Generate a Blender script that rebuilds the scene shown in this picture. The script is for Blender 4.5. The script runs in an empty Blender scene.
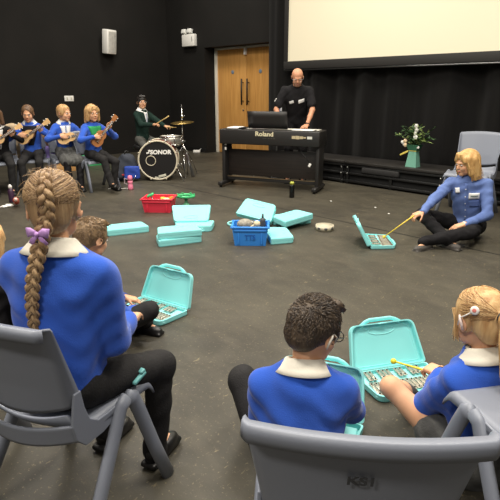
import bpy, bmesh, math, random
import numpy as np
from mathutils.bvhtree import BVHTree
from mathutils import Vector, Matrix, Euler, noise
random.seed(7); RNG = np.random.default_rng(7)
C = bpy.context.scene.collection
PI = math.pi
V = Vector
def R(d): return math.radians(d)

# ------------------------------------------------------------------ materials
def lin(c):
    return tuple(((x/255)/12.92 if x/255 <= .04045 else ((x/255+.055)/1.055)**2.4) for x in c)
def mat(name, col, rough=.6, metal=0, var=None, vscale=8, vstretch=(1,1,1), bump=0, bscale=60, bstretch=None, detail=3, spec=.5, sheen=0, emis=None, trans=0, vsharp=(.35,.65), coat=0):
    m = bpy.data.materials.new(name); m.use_nodes = True
    nt = m.node_tree; N = nt.nodes; L = nt.links
    b = N['Principled BSDF']
    b.inputs['Base Color'].default_value = (*lin(col), 1)
    b.inputs['Roughness'].default_value = rough
    b.inputs['Metallic'].default_value = metal
    b.inputs['Specular IOR Level'].default_value = spec
    if sheen:
        b.inputs['Sheen Weight'].default_value = sheen; b.inputs['Sheen Roughness'].default_value = .5
    if coat: b.inputs['Coat Weight'].default_value = coat
    if trans: b.inputs['Transmission Weight'].default_value = trans
    if emis:
        b.inputs['Emission Color'].default_value = (*lin(col), 1); b.inputs['Emission Strength'].default_value = emis
    tc = N.new('ShaderNodeTexCoord')
    def noi(scale, stretch, det):
        mp = N.new('ShaderNodeMapping'); mp.inputs['Scale'].default_value = stretch
        L.new(tc.outputs['Object'], mp.inputs['Vector'])
        n = N.new('ShaderNodeTexNoise'); n.inputs['Scale'].default_value = scale; n.inputs['Detail'].default_value = det
        L.new(mp.outputs[0], n.inputs['Vector']); return n
    if var:
        n = noi(vscale, vstretch, detail)
        r = N.new('ShaderNodeValToRGB')
        r.color_ramp.elements[0].position = vsharp[0]; r.color_ramp.elements[1].position = vsharp[1]
        r.color_ramp.elements[0].color = (*lin(col), 1); r.color_ramp.elements[1].color = (*lin(var), 1)
        L.new(n.outputs[0], r.inputs[0]); L.new(r.outputs[0], b.inputs['Base Color'])
    if bump:
        n = noi(bscale, bstretch or (1,1,1), 4)
        bp = N.new('ShaderNodeBump'); bp.inputs['Strength'].default_value = bump; bp.inputs['Distance'].default_value = .01
        L.new(n.outputs[0], bp.inputs['Height']); L.new(bp.outputs[0], b.inputs['Normal'])
    return m

# ------------------------------------------------------------------ mesh builder
class MB:
    def __init__(s): s.v = []; s.f = []; s.sm = []
    def add(s, vs, fs, smooth=False):
        o = len(s.v); s.v += [tuple(p) for p in vs]; s.f += [tuple(i+o for i in q) for q in fs]; s.sm += [smooth]*len(fs); return s
    def box(s, c, d, rot=None, bev=.0, seg=2):
        bm = bmesh.new(); bmesh.ops.create_cube(bm, size=1)
        bmesh.ops.scale(bm, vec=d, verts=bm.verts)
        if bev: bmesh.ops.bevel(bm, geom=bm.edges[:], offset=bev, segments=seg, affect='EDGES', profile=.5)
        M = Matrix.Translation(c)
        if rot is not None: M = M @ (rot.to_4x4() if isinstance(rot, Matrix) else Euler(rot).to_matrix().to_4x4())
        bm.transform(M); bm.verts.index_update()
        s.add([v.co[:] for v in bm.verts], [[v.index for v in f.verts] for f in bm.faces], bool(bev)); bm.free(); return s
    def loft(s, pts, rad, n=12, cap=True, up=None, smooth=True, closed=False, round_end=False):
        """tube through pts; rad: list of r or (ra, rb); up: reference direction for ra axis"""
        pts = [V(p) for p in pts]
        if not isinstance(rad, (list, tuple)) or (len(rad) == 2 and not isinstance(rad[0], (list, tuple)) and len(pts) != 2): rad = [rad]*len(pts)
        m = len(pts); rings = []
        prev = None
        for i, p in enumerate(pts):
            if closed: t = (pts[(i+1) % m]-pts[i-1])
            else: t = (pts[min(i+1, m-1)]-pts[max(i-1, 0)])
            t.normalize()
            if up is not None: a = V(up)
            elif prev is None: a = V((0,0,1)) if abs(t.z) < .9 else V((1,0,0))
            else: a = prev
            a = (a - t*a.dot(t))
            if a.length < 1e-5: a = t.orthogonal()
            a.normalize(); prev = a; b = t.cross(a)
            r = rad[i]; ra, rb = (r if isinstance(r, (list, tuple)) else (r, r))
            rings.append([p + a*(ra*math.cos(2*PI*k/n)) + b*(rb*math.sin(2*PI*k/n)) for k in range(n)])
        vs = [q for r_ in rings for q in r_]; fs = []
        for i in range(m if closed else m-1):
            j = (i+1) % m
            for k in range(n):
                fs.append((i*n+k, i*n+(k+1) % n, j*n+(k+1) % n, j*n+k))
        if cap and not closed:
            fs.append(tuple(range(n))[::-1]); fs.append(tuple((m-1)*n+k for k in range(n)))
        return s.add(vs, fs, smooth)
    def lathe(s, prof, c=(0,0,0), n=24, rot=None, cap=True, smooth=True):
        M = Matrix.Translation(c)
        if rot is not None: M = M @ (rot.to_4x4() if isinstance(rot, Matrix) else Euler(rot).to_matrix().to_4x4())
        vs = []; fs = []
        for r, z in prof:
            for k in range(n):
                vs.append(M @ V((r*math.cos(2*PI*k/n), r*math.sin(2*PI*k/n), z)))
        for i in range(len(prof)-1):
            for k in range(n): fs.append((i*n+k, i*n+(k+1) % n, (i+1)*n+(k+1) % n, (i+1)*n+k))
        if cap:
            if prof[0][0] > 1e-4: fs.append(tuple(range(n))[::-1])
            if prof[-1][0] > 1e-4: fs.append(tuple((len(prof)-1)*n+k for k in range(n)))
        return s.add(vs, fs, smooth)
    def ell(s, c, r, rot=None, n=16, m=10):
        return s.lathe([(math.sin(PI*i/m), -math.cos(PI*i/m)) for i in range(m+1)], (0,0,0), n)._last_xf(n*(m+1), c, r, rot)
    def _last_xf(s, k, c, r, rot):
        M = Matrix.Translation(c)
        if rot is not None: M = M @ (rot.to_4x4() if isinstance(rot, Matrix) else Euler(rot).to_matrix().to_4x4())
        M = M @ Matrix.Diagonal((*r, 1))
        for i in range(len(s.v)-k, len(s.v)): s.v[i] = tuple(M @ V(s.v[i]))
        return s
    def prism(s, poly, z0, z1, M=None, bev=0):
        """poly in xy extruded z0..z1"""
        bm = bmesh.new()
        vs = [bm.verts.new((x, y, z0)) for x, y in poly]; f = bm.faces.new(vs)
        ex = bmesh.ops.extrude_face_region(bm, geom=[f])
        bmesh.ops.translate(bm, vec=(0,0,z1-z0), verts=[g for g in ex['geom'] if isinstance(g, bmesh.types.BMVert)])
        if bev: bmesh.ops.bevel(bm, geom=bm.edges[:], offset=bev, segments=2, affect='EDGES', profile=.5)
        bmesh.ops.recalc_face_normals(bm, faces=bm.faces)
        if M is not None: bm.transform(M)
        bm.verts.index_update()
        s.add([v.co[:] for v in bm.verts], [[v.index for v in f.verts] for f in bm.faces], False); bm.free(); return s
    def grid(s, fn, nu, nv, smooth=True):
        vs = [fn(i/(nu-1), j/(nv-1)) for j in range(nv) for i in range(nu)]
        fs = [(j*nu+i, j*nu+i+1, (j+1)*nu+i+1, (j+1)*nu+i) for j in range(nv-1) for i in range(nu-1)]
        return s.add(vs, fs, smooth)
    def xf(s, M):
        s.v = [tuple(M @ V(p)) for p in s.v]; return s
    def build(s, name, m=None, parent=None, solid=0, sub=0, auto=False):
        me = bpy.data.meshes.new(name); me.from_pydata(s.v, [], s.f); me.validate()
        if len(me.polygons) == len(s.sm): me.polygons.foreach_set('use_smooth', s.sm)
        bm = bmesh.new(); bm.from_mesh(me); bmesh.ops.recalc_face_normals(bm, faces=bm.faces); bm.to_mesh(me); bm.free()
        o = bpy.data.objects.new(name, me); C.objects.link(o)
        if m: me.materials.append(m)
        if parent: o.parent = parent
        if solid:
            md = o.modifiers.new('solid', 'SOLIDIFY'); md.thickness = solid; md.offset = 0
        if sub:
            md = o.modifiers.new('sub', 'SUBSURF'); md.levels = sub; md.render_levels = sub
        return o

def tag(o, label=None, cat=None, group=None, kind=None):
    if label: o['label'] = label
    if cat: o['category'] = cat
    if group: o['group'] = group
    if kind: o['kind'] = kind
    return o
def thing(name, label, cat, loc=(0,0,0), rz=0, group=None):
    o = bpy.data.objects.new(name, None); C.objects.link(o); o.empty_display_size = .1
    o.location = loc; o.rotation_euler = (0,0,rz)
    return tag(o, label, cat, group)
def copy_tree(o, loc=None, rz=None, label=None, group=None, parent=None):
    c = o.copy(); C.objects.link(c)
    if parent: c.parent = parent
    if loc is not None: c.location = loc
    if rz is not None: c.rotation_euler = (0,0,rz)
    if label: c['label'] = label
    if group: c['group'] = group
    for ch in list(o.children): copy_tree(ch, parent=c)
    return c
def text_mesh(name, body, size, m, parent, M, ext=.001, bold=0, shear=0, sx=1, space=1):
    cu = bpy.data.curves.new(name, 'FONT'); cu.body = body; cu.size = size; cu.extrude = ext; cu.offset = bold
    cu.align_x = 'CENTER'; cu.align_y = 'CENTER'; cu.shear = shear; cu.space_character = space; cu.resolution_u = 3
    t = bpy.data.objects.new(name, cu); C.objects.link(t)
    dg = bpy.context.evaluated_depsgraph_get(); dg.update()
    me = bpy.data.meshes.new_from_object(t.evaluated_get(dg)); bpy.data.objects.remove(t); bpy.data.curves.remove(cu)
    me.transform(Matrix.Diagonal((sx,1,1,1))); me.transform(M); me.materials.clear(); me.materials.append(m)
    o = bpy.data.objects.new(name, me); C.objects.link(o)
    if parent: o.parent = parent
    return o

# ------------------------------------------------------------------ implicit surfaces (smooth unions meshed by surface nets)
class Blob:
    def __init__(s): s.p = []
    def cone(s, a, b, ra, rb=None, k=.012, neg=False):
        rb = ra if rb is None else rb
        a = np.array(a, float); b = np.array(b, float); r = max(ra, rb)
        s.p.append(('c', (a, b, ra, rb), k, neg, np.minimum(a, b)-r, np.maximum(a, b)+r)); return s
    def chain(s, pts, rad, k=.012):
        for i in range(len(pts)-1): s.cone(pts[i], pts[i+1], rad[i], rad[i+1], k)
        return s
    def ell(s, c, r, Rm=None, k=.012, neg=False):
        c = np.array(c, float); r = np.array(r, float)
        Rm = np.eye(3) if Rm is None else np.array(Rm)
        e = np.sqrt(((Rm*r)**2).sum(1))
        s.p.append(('e', (c, r, Rm), k, neg, c-e, c+e)); return s
    def rbox(s, c, hd, Rm=None, rr=.01, k=.01, neg=False):
        c = np.array(c, float); hd = np.array(hd, float); Rm = np.eye(3) if Rm is None else np.array(Rm)
        e = np.abs(Rm) @ hd + rr
        s.p.append(('b', (c, hd, Rm, rr), k, neg, c-e, c+e)); return s
    def cut(s, c, n, k=.004):  # remove the side n points to
        s.p.append(('p', (np.array(c, float), np.array(n, float)/np.linalg.norm(n)), k, True, None, None)); return s
    def mesh(s, name, h=.006, m=None, parent=None, wob=0, wfreq=30, wfn=None, smooth=1):
        add = [q for q in s.p if not q[3]]
        lo = np.min([q[4] for q in add], 0)-3*h-.004; hi = np.max([q[5] for q in add], 0)+3*h+.004
        n = np.ceil((hi-lo)/h).astype(int)+1
        ax = [lo[i]+h*np.arange(n[i]) for i in range(3)]
        F = np.full(n, .05, np.float32)
        for kind, a, k, neg, l, u in s.p:
            if l is None: sl = [slice(0, n[i]) for i in range(3)]
            else:
                pad = k+2.5*h
                i0 = np.clip(np.floor((l-pad-lo)/h).astype(int), 0, n); i1 = np.clip(np.ceil((u+pad-lo)/h).astype(int)+1, 0, n)
                if np.any(i1 <= i0): continue
                sl = [slice(i0[i], i1[i]) for i in range(3)]
            X = ax[0][sl[0]][:,None,None]; Y = ax[1][sl[1]][None,:,None]; Z = ax[2][sl[2]][None,None,:]
            if kind == 'c':
                A, B, ra, rb = a; ab = B-A; L2 = max(ab@ab, 1e-10)
                t = np.clip(((X-A[0])*ab[0]+(Y-A[1])*ab[1]+(Z-A[2])*ab[2])/L2, 0, 1)
                d = np.sqrt((X-A[0]-t*ab[0])**2+(Y-A[1]-t*ab[1])**2+(Z-A[2]-t*ab[2])**2)-(ra+(rb-ra)*t)
            elif kind == 'p':
                c, nn = a; d = (X-c[0])*nn[0]+(Y-c[1])*nn[1]+(Z-c[2])*nn[2]; d = -d
            else:
                c, r, Rm = a[:3]
                x = X-c[0]; y = Y-c[1]; z = Z-c[2]
                P = [x*Rm[0,i]+y*Rm[1,i]+z*Rm[2,i] for i in range(3)]
                if kind == 'e':
                    k0 = np.sqrt((P[0]/r[0])**2+(P[1]/r[1])**2+(P[2]/r[2])**2)
                    k1 = np.sqrt((P[0]/r[0]**2)**2+(P[1]/r[1]**2)**2+(P[2]/r[2]**2)**2)
                    d = k0*(k0-1)/np.maximum(k1, 1e-6)
                else:
                    q = [np.abs(P[i])-r[i] for i in range(3)]
                    d = np.sqrt(sum(np.maximum(w, 0)**2 for w in q))+np.minimum(np.maximum(np.maximum(q[0], q[1]), q[2]), 0)-a[3]
            f = F[tuple(sl)]; d = d.astype(np.float32)
            if neg:
                if k > 0:
                    hh = np.clip(.5-.5*(f+d)/k, 0, 1); g = f*(1-hh)+(-d)*hh+k*hh*(1-hh)
                else: g = np.maximum(f, -d)
            else:
                hh = np.clip(.5+.5*(f-d)/k, 0, 1); g = f*(1-hh)+d*hh-k*hh*(1-hh)
            F[tuple(sl)] = g
        if wob:
            X = ax[0][:,None,None]; Y = ax[1][None,:,None]; Z = ax[2][None,None,:]; w = wfreq
            W = (np.sin(w*(X*.8+Z*.9)+3*np.sin(w*.31*(Y-Z)+1.3))+.7*np.sin(w*1.3*(Y*.9-Z*.5+X*.3)+2*np.sin(w*.5*X+.4))+.5*np.sin(w*2.1*(Z+.4*X-.6*Y)+2.5*np.sin(w*.6*(Y+X))))
            F = F+(wob*.5)*W.astype(np.float32)
        F[0]=F[-1]=.05; F[:,0]=F[:,-1]=.05; F[:,:,0]=F[:,:,-1]=.05
        ins = F < 0
        cnt = np.zeros(n-1, np.int8)
        for dx in (0,1):
            for dy in (0,1):
                for dz in (0,1): cnt += ins[dx:n[0]-1+dx, dy:n[1]-1+dy, dz:n[2]-1+dz]
        act = (cnt > 0) & (cnt < 8); I = np.argwhere(act); idx = -np.ones(n-1, np.int64); idx[act] = np.arange(len(I))
        acc = np.zeros((len(I), 3)); cn = np.zeros(len(I))
        corners = [(x,y,z) for x in (0,1) for y in (0,1) for z in (0,1)]
        for a in corners:
            for axx in range(3):
                if a[axx]: continue
                b = list(a); b[axx] = 1
                fa = F[I[:,0]+a[0], I[:,1]+a[1], I[:,2]+a[2]]; fb = F[I[:,0]+b[0], I[:,1]+b[1], I[:,2]+b[2]]
                mk = (fa < 0) != (fb < 0)
                t = np.where(mk, fa/np.where(mk, fa-fb, 1), 0)
                p = np.tile(np.array(a, float), (len(I), 1)); p[:,axx] += t
                acc[mk] += p[mk]; cn[mk] += 1
        vs = (I+acc/cn[:,None])*h+lo
        fs = []
        for axx in range(3):
            o1, o2 = [(1,2),(2,0),(0,1)][axx]
            s0 = [slice(0,n[i]) for i in range(3)]; s1 = list(s0); s0[axx] = slice(0,n[axx]-1); s1[axx] = slice(1,n[axx])
            ch = ins[tuple(s0)] != ins[tuple(s1)]
            E = np.argwhere(ch)
            E = E[(E[:,o1] > 0) & (E[:,o2] > 0)]
            flip = ins[E[:,0],E[:,1],E[:,2]]
            def cell(d1, d2):
                q = E.copy(); q[:,o1] -= d1; q[:,o2] -= d2; q = np.minimum(q, n-2); return idx[q[:,0],q[:,1],q[:,2]]
            Q = np.stack([cell(1,1), cell(0,1), cell(0,0), cell(1,0)], 1)
            Q[~flip] = Q[~flip][:,::-1]
            fs.append(Q)
        fs = np.concatenate(fs); fs = fs[(fs >= 0).all(1)]
        for _ in range(smooth):   # light laplacian
            a2 = np.zeros_like(vs); c2 = np.zeros(len(vs))
            for i in range(4):
                j = fs[:,(i+1) % 4]; k_ = fs[:,i]
                np.add.at(a2, k_, vs[j]); np.add.at(c2, k_, 1)
            vs = vs*.5+.5*a2/np.maximum(c2, 1)[:,None]
        me = bpy.data.meshes.new(name)
        me.vertices.add(len(vs)); me.vertices.foreach_set('co', vs.astype(np.float32).ravel())
        me.loops.add(len(fs)*4); me.loops.foreach_set('vertex_index', fs.astype(np.int32).ravel())
        me.polygons.add(len(fs)); me.polygons.foreach_set('loop_start', np.arange(0, len(fs)*4, 4, dtype=np.int32))
        me.polygons.foreach_set('use_smooth', np.ones(len(fs), bool))
        me.update(calc_edges=True); me.validate()
        if m: me.materials.append(m)
        o = bpy.data.objects.new(name, me); C.objects.link(o)
        if parent: o.parent = parent
        return o
# ------------------------------------------------------------------ materials used by figures
skin = mat('skin', (224,174,138), .5, var=(216,162,126), vscale=14, bump=.05, bscale=300, spec=.35)
skin_b = mat('skin_warm', (205,150,118), .5, var=(196,138,106), vscale=14, spec=.35)
eye_w = mat('eye_white', (225,220,215), .3)
iris = mat('iris', (40,30,25), .25)
lipm = mat('lips', (178,98,92), .5)
blue_knit = mat('royal_blue_knit', (50,92,192), .95, var=(45,86,184), vscale=5, bump=.2, bscale=260, sheen=.25, spec=.15)
collar_w = mat('school_shirt_cream', (226,220,205), .8, bump=.1, bscale=90)
white_cloth = mat('white_cotton', (232,232,230), .8)
black_cloth = mat('black_cotton', (26,25,27), .9, var=(34,33,35), vscale=9, bump=.3, bscale=200, spec=.2)
trouser = mat('charcoal_trouser', (38,37,38), .85, var=(46,45,45), vscale=8, bump=.3, bscale=160, spec=.2)
grey_skirt = mat('grey_pleated_wool', (92,92,90), .9, var=(70,70,69), vscale=30, vstretch=(1,.1,.3), bump=.3, bscale=120)
green_top = mat('green_cotton', (44,150,84), .85, bump=.15, bscale=100)
shirt_blue = mat('blue_shirt_cotton', (104,126,180), .85, var=(94,115,170), vscale=9, bump=.25, bscale=160, spec=.2)
blazer = mat('dark_green_wool', (28,48,42), .9, bump=.25, bscale=200, spec=.2)
shoe_blk = mat('black_leather', (24,23,23), .4)
hair_cols = {
 'plait': ((128,98,68),(176,146,108)), 'dark': ((52,42,34),(84,70,55)), 'mouse': ((108,86,62),(146,120,88)),
 'blonde': ((172,128,80),(214,178,126)), 'straw': ((188,142,84),(214,174,114)), 'brown': ((84,62,46),(120,92,66)), 'black': ((24,20,18),(40,34,30)),
 'stubble': ((120,86,66),(150,112,88))}
hair_m = {k: [mat('hair_'+k, a, .5, var=b, vscale=26, vstretch=(1.6,1.6,.25), bump=.35, bscale=70, bstretch=(2.5,2.5,.25), spec=.4),
              mat('hair_strand_'+k, b, .42, spec=.45), mat('hair_deep_'+k, tuple(x*.82 for x in a), .5)] for k, (a, b) in hair_cols.items()}

CHILD = dict(T=.40, sh=.125, ua=.235, fa=.195, hd=.80, th=.36, shin=.33, head=.95, lim=.80, chest=(.125,.085,.15), pel=(.115,.09,.09), neck=.037)
BIG = dict(T=.42, sh=.14, ua=.25, fa=.215, hd=.88, th=.39, shin=.37, head=.99, lim=.88, chest=(.135,.09,.16), pel=(.125,.095,.10), neck=.04)
WOMAN = dict(T=.475, sh=.16, ua=.295, fa=.25, hd=.95, th=.43, shin=.40, head=1.06, lim=.95, chest=(.15,.10,.18), pel=(.155,.11,.11), neck=.043)
MAN = dict(T=.52, sh=.185, ua=.30, fa=.26, hd=1.05, th=.44, shin=.43, head=1.08, lim=1.12, chest=(.178,.118,.2), pel=(.155,.115,.12), neck=.055)

def ik(a, b, l1, l2, hint):
    a = V(a); b = V(b); d = b-a; D = d.length
    if D > (l1+l2)*.995: b = a+d*((l1+l2)*.995/D); d = b-a; D = d.length
    if D < abs(l1-l2)+.01: D = abs(l1-l2)+.01
    x = (l1*l1-l2*l2+D*D)/(2*D); hh = math.sqrt(max(l1*l1-x*x, 0))
    n = d.normalized(); h = V(hint); h = h-n*h.dot(n)
    if h.length < 1e-4: h = n.orthogonal()
    return a+n*x+h.normalized()*hh, b

def hand_prims(B, w, d, n, s, curl=.5, left=False, spread=.12):
    """w wrist, d finger direction, n palm normal (the side fingers curl to), s size"""
    d = V(d).normalized(); n = V(n); n = (n-d*n.dot(d)).normalized()
    t = d.cross(n)            # across the palm
    if left: t = -t           # thumb side
    w = V(w)
    Rm = np.array([[t.x,d.x,n.x],[t.y,d.y,n.y],[t.z,d.z,n.z]])
    B.rbox(w+d*(.047*s), (.030*s,.036*s,.006*s), Rm, .009*s, .012)
    spec = [(.030,.070,.0082),(.010,.078,.0085),(-.011,.073,.0081),(-.030,.058,.0072)]
    for q, (off, ln, r) in enumerate(spec):
        p = w+d*(.084*s)+t*(off*s); dd = (d+t*(spread*(off/.03))).normalized(); L_ = ln*s; an = 0
        for j, fr in enumerate((.44,.31,.25)):
            an += curl*(.55 if j == 0 else .75)*(1+.08*q)
            dr = dd*math.cos(an)+n*math.sin(an); e = p+dr*(L_*fr)
            B.cone(p, e, r*s*(1-.1*j), r*s*(.92-.1*j), .0035); p = e
    p = w+d*(.02*s)+t*(.028*s); a1 = (t*.75+d*.65+n*.28).normalized(); e = p+a1*(.040*s)
    B.cone(p, e, .0125*s, .0098*s, .008)
    a2 = (d*.85+t*.35+n*(.25+.6*curl)).normalized(); e2 = e+a2*(.031*s); B.cone(e, e2, .0095*s, .0085*s, .003)
    a3 = (d*.9+t*.05+n*(.3+.8*curl)).normalized(); B.cone(e2, e2+a3*(.024*s), .0085*s, .007*s, .003)

def head_prims(B, O, Rh, s, ears=True):
    Ra = np.array(Rh)
    def P(x, y, z): return O+Rh@(V((x,y,z))*s)
    def E(c, r, k=.012, neg=False, rot=None):
        B.ell(P(*c), np.array(r)*s, Ra if rot is None else Ra@np.array(rot), k*s, neg)
    E((0,-.014,.030), (.0735,.091,.079)); E((0,.030,-.028), (.056,.057,.074), .02)
    E((0,-.05,-.012), (.052,.045,.05), .02)
    E((0,.064,-.088), (.024,.022,.019), .02); E((.034,.03,-.066),(.02,.03,.02),.02); E((-.034,.03,-.066),(.02,.03,.02),.02)
    E((0,.077,.016), (.044,.012,.010), .012)
    for q in (-1, 1):
        E((q*.031,.094,.002), (.0135,.0085,.008), .010, True)
        E((q*.034,.060,-.030), (.021,.021,.022), .016)
    B.cone(P(0,.084,.004), P(0,.102,-.024), .0065*s, .0098*s, .007*s)
    for q in (-1, 1): E((q*.0085,.097,-.028), (.007,.008,.0065), .005)
    E((0,.087,-.052), (.019,.008,.0052), .006); E((0,.086,-.061), (.016,.008,.0055), .005)
    E((0,.094,-.0565), (.018,.006,.0014), .003, True)
    if ears:
        for q in (-1, 1):
            rot = Euler((R(-12), 0, q*R(-22))).to_matrix()
            E((q*.077,-.010,-.008), (.0065,.019,.029), .006, False, rot)
            E((q*.0845,-.006,-.004), (.006,.011,.017), .004, True, rot)

def person(label, cat='person', group=None, loc=(0,0,0), yaw=0, P=CHILD, pelvis=(0,0,.5), lean=0, lat=0, twist=0, head=(0,0,0),
           wr=None, wl=None, er=(1,-1,-.6), el=(-1,-1,-.6), hr=None, hl=None, nr=(0,0,-1), nl=(0,0,-1), cr=.5, cl=.5,
           ar=None, al=None, kr=(0,0,1), kl=(0,0,1), fr=(0,1,0), fl=(0,1,0), h=.007, skinm=None,
           top=blue_knit, top_name='jumper', sleeve=1.0, bottom=trouser, bot_name='trousers', shoes=shoe_blk, hem=-.04, leg_end=1.10, socks=None,
           collar=True, skirt=None, skirt_len=.86, wob=.004, puff=1.0, neck_cut=.067, neckf=.0, face=True, shoe_on=True, brow=None):
    root = thing('person', label, cat, loc, yaw, group)
    skinm = skinm or skin
    lm = P['lim']; hs = P['head']
    up = V((math.sin(R(lat)), math.sin(R(lean)), math.cos(R(lean)))).normalized()
    tw = Matrix.Rotation(R(twist), 3, 'Z')
    right = (tw@V((1,0,0))); right = (right-up*right.dot(up)).normalized(); fwd = up.cross(right)
    # torso frame columns right,fwd,up
    Rt = Matrix((right, fwd, up)).transposed(); Rta = np.array(Rt)
    pe = V(pelvis); T = P['T']; neck = pe+up*T
    mid = pe+up*(T*.5)
    hy, hp, hr_ = head
    Rh = tw@(Matrix.Rotation(R(hy), 3, 'Z')@Matrix.Rotation(R(-hp), 3, 'X')@Matrix.Rotation(R(hr_), 3, 'Y'))
    nb = neck+up*.02
    HO = nb+(up*.5+Rh@V((0,0,1))*.5).normalized()*(.118*hs)+Rh@V((0,.018+neckf,0))
    S = {}; 
    S['r'] = neck-up*.060+right*P['sh']; S['l'] = neck-up*.060-right*P['sh']
    Hp = {'r': pe+(right*.085*lm*1.05)-up*.02, 'l': pe-(right*.085*lm*1.05)-up*.02}
    wr = V(wr) if wr else S['r']+V((.05,.1,-.4)); wl = V(wl) if wl else S['l']+V((-.05,.1,-.4))
    ER, wr = ik(S['r'], wr, P['ua'], P['fa'], er); EL, wl = ik(S['l'], wl, P['ua'], P['fa'], el)
    KR, ar = ik(Hp['r'], ar, P['th'], P['shin'], kr); KL, al = ik(Hp['l'], al, P['th'], P['shin'], kl)
    info = dict(root=root, HO=HO, Rh=Rh, hs=hs, Rt=Rt, neck=neck, pe=pe, up=up, right=right, fwd=fwd, S=S, E={'r':ER,'l':EL}, W={'r':wr,'l':wl}, K={'r':KR,'l':KL}, A={'r':ar,'l':al}, P=P, h=h, skin=skinm)
    # ---- body: one continuous skin
    B = Blob()
    cx, cy, cz = P['chest']; px_, py_, pz_ = P['pel']
    def torso(Bq, g=0, kk=.05):
        Bq.ell(pe, (px_+g, py_+g, pz_+g), Rta, kk)
        Bq.ell(pe+up*(T*.33), (cx*.86+g, cy*.92+g, T*.30+g), Rta, kk)
        Bq.ell(pe+up*(T*.66)+fwd*.004, (cx+g, cy+g, cz*.95+g), Rta, kk)
        Bq.ell(neck-up*.05, (P['sh']*.92+g, cy*.62+g, .045+g), Rta, kk)
    torso(B, -.004)
    B.cone(neck-up*.03, HO+Rh@V((0,-.028*hs,-.045*hs)), P['neck']*1.12, P['neck'], .02)
    head_prims(B, HO, Rh, hs)
    for q, sh, e, w in (('r', S['r'], ER, wr), ('l', S['l'], EL, wl)):
        B.cone(sh, e, .040*lm, .032*lm, .03); B.cone(e, e*.55+w*.45, .034*lm, .032*lm, .02); B.cone(e*.55+w*.45, w, .032*lm, .0215*lm, .015)
        hd = (w-e).normalized()
        dirh = V((hr if q == 'r' else hl) or hd)
        B.cone(w, w+dirh.normalized()*.03*P['hd'], .021*lm, .019*P['hd'], .012)
        hand_prims(B, w, dirh, nr if q == 'r' else nl, P['hd'], cr if q == 'r' else cl, q == 'l')
    for hp_, k_, a_, fd in ((Hp['r'], KR, ar, fr), (Hp['l'], KL, al, fl)):
        B.cone(hp_, k_, .074*lm, .05*lm, .03); B.cone(k_, k_*.6+a_*.4, .05*lm, .047*lm, .02); B.cone(k_*.6+a_*.4, a_, .047*lm, .031*lm, .02)
        f = V(fd).normalized(); B.cone(a_-V((0,0,.02)), a_+f*.12*P['hd']-V((0,0,.045*P['hd'])), .028*lm, .018*lm, .02)
    B.mesh('body', h, skinm, root, smooth=1)
    # ---- top
    if top:
        G = .012*puff; Tb = Blob(); torso(Tb, G, .05); Tb.cut(pe+up*hem, -up, .006)
        for q, sh, e, w in (('r', S['r'], ER, wr), ('l', S['l'], EL, wl)):
            end = e+(w-e)*.97 if sleeve >= 1 else (sh+(e-sh)*sleeve)
            if sleeve >= 1:
                Tb.cone(sh, e, .045*lm+G, .040*lm+G, .035); Tb.cone(e, end, .040*lm+G*.9, .029*lm+G*.5, .02)
            else: Tb.cone(sh, end, .041*lm+G, .046*lm+G, .035)
        Tb.cone(neck-up*.07, neck-up*.0, P['sh']*.5, P['neck']+.022, .04)
        # neckline, cuffs, hem
        Tb.ell(neck+up*.055+fwd*.006, (neck_cut, neck_cut, .052), Rta, .006, True)
        for q, sh, e, w in (('r', S['r'], ER, wr), ('l', S['l'], EL, wl)):
            if sleeve >= 1: Tb.cone(e+(w-e)*.985, e+(w-e)*1.12, .024*lm, .024*lm, .003, True)
        Tb.mesh(top_name, h, top, root, wob=wob, wfreq=38)
    if collar:
        cm = collar if not isinstance(collar, bool) else collar_w
        cb = MB(); r0 = P['neck']+.010
        ctr = neck+up*.020+fwd*.004
        def cf(u, v):
            a = -PI/2*.0+u*2*PI  # u=0.25 front
            g = .02*(1-abs(math.sin(a/2-PI/4)))  # gap shaping
            ca, sa = math.cos(a), math.sin(a)
            pr = [(r0, .0), (r0+.001, .022), (r0+.008, .027), (r0+.024, .010), (r0+.050, -.020)]
            t = v*4; i = min(int(t), 3); ff = t-i
            rr = pr[i][0]*(1-ff)+pr[i+1][0]*ff; zz = pr[i][1]*(1-ff)+pr[i+1][1]*ff
            if v > .7: zz -= .012*max(0, sa)
            zz += -.012*sa
            if i >= 2: rr -= .020*max(0, sa)
            p = ctr+right*(rr*ca*1.08)+fwd*(rr*sa)+up*zz
            return p
        cb.grid(cf, 40, 9)
        cb.build('collar', cm, root, solid=.003)
    # ---- bottom
    if bottom:
        Q = Blob(); g = .010
        Q.ell(pe-up*.015, (px_+g, py_+g, pz_+g), Rta, .04)
        for hp_, k_, a_ in ((Hp['r'], KR, ar), (Hp['l'], KL, al)):
            e_ = k_+(a_-k_)*leg_end
            Q.cone(hp_, k_, .078*lm+g, .054*lm+g, .035); Q.cone(k_, e_, .054*lm+g, .044*lm+g, .02)
        Q.mesh(bot_name, h, bottom, root, wob=wob*.9, wfreq=42)
    if skirt:
        Q = Blob(); g = .02
        kr2 = Hp['r']+(KR-Hp['r'])*skirt_len; kl2 = Hp['l']+(KL-Hp['l'])*skirt_len
        Q.ell(pe, (px_+g, py_+g, pz_+g), Rta, .05)
        Q.cone(Hp['r'], kr2, .08*lm+g, .066*lm+g, .05); Q.cone(Hp['l'], kl2, .08*lm+g, .066*lm+g, .05)
        Q.cone((Hp['r']+Hp['l'])/2, (kr2+kl2)/2, .075*lm+g, .05*lm+g, .06)
        Q.mesh('skirt', h, skirt, root, wob=.007, wfreq=50)
    if socks:
        for k_, a_ in ((KR, ar), (KL, al)):
            Q = Blob(); s0 = a_+(k_-a_)*.45
            Q.cone(a_-V((0,0,.01)), s0, .034*lm+.004, .048*lm+.004, .01); Q.mesh('sock', h, socks, root)
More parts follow.
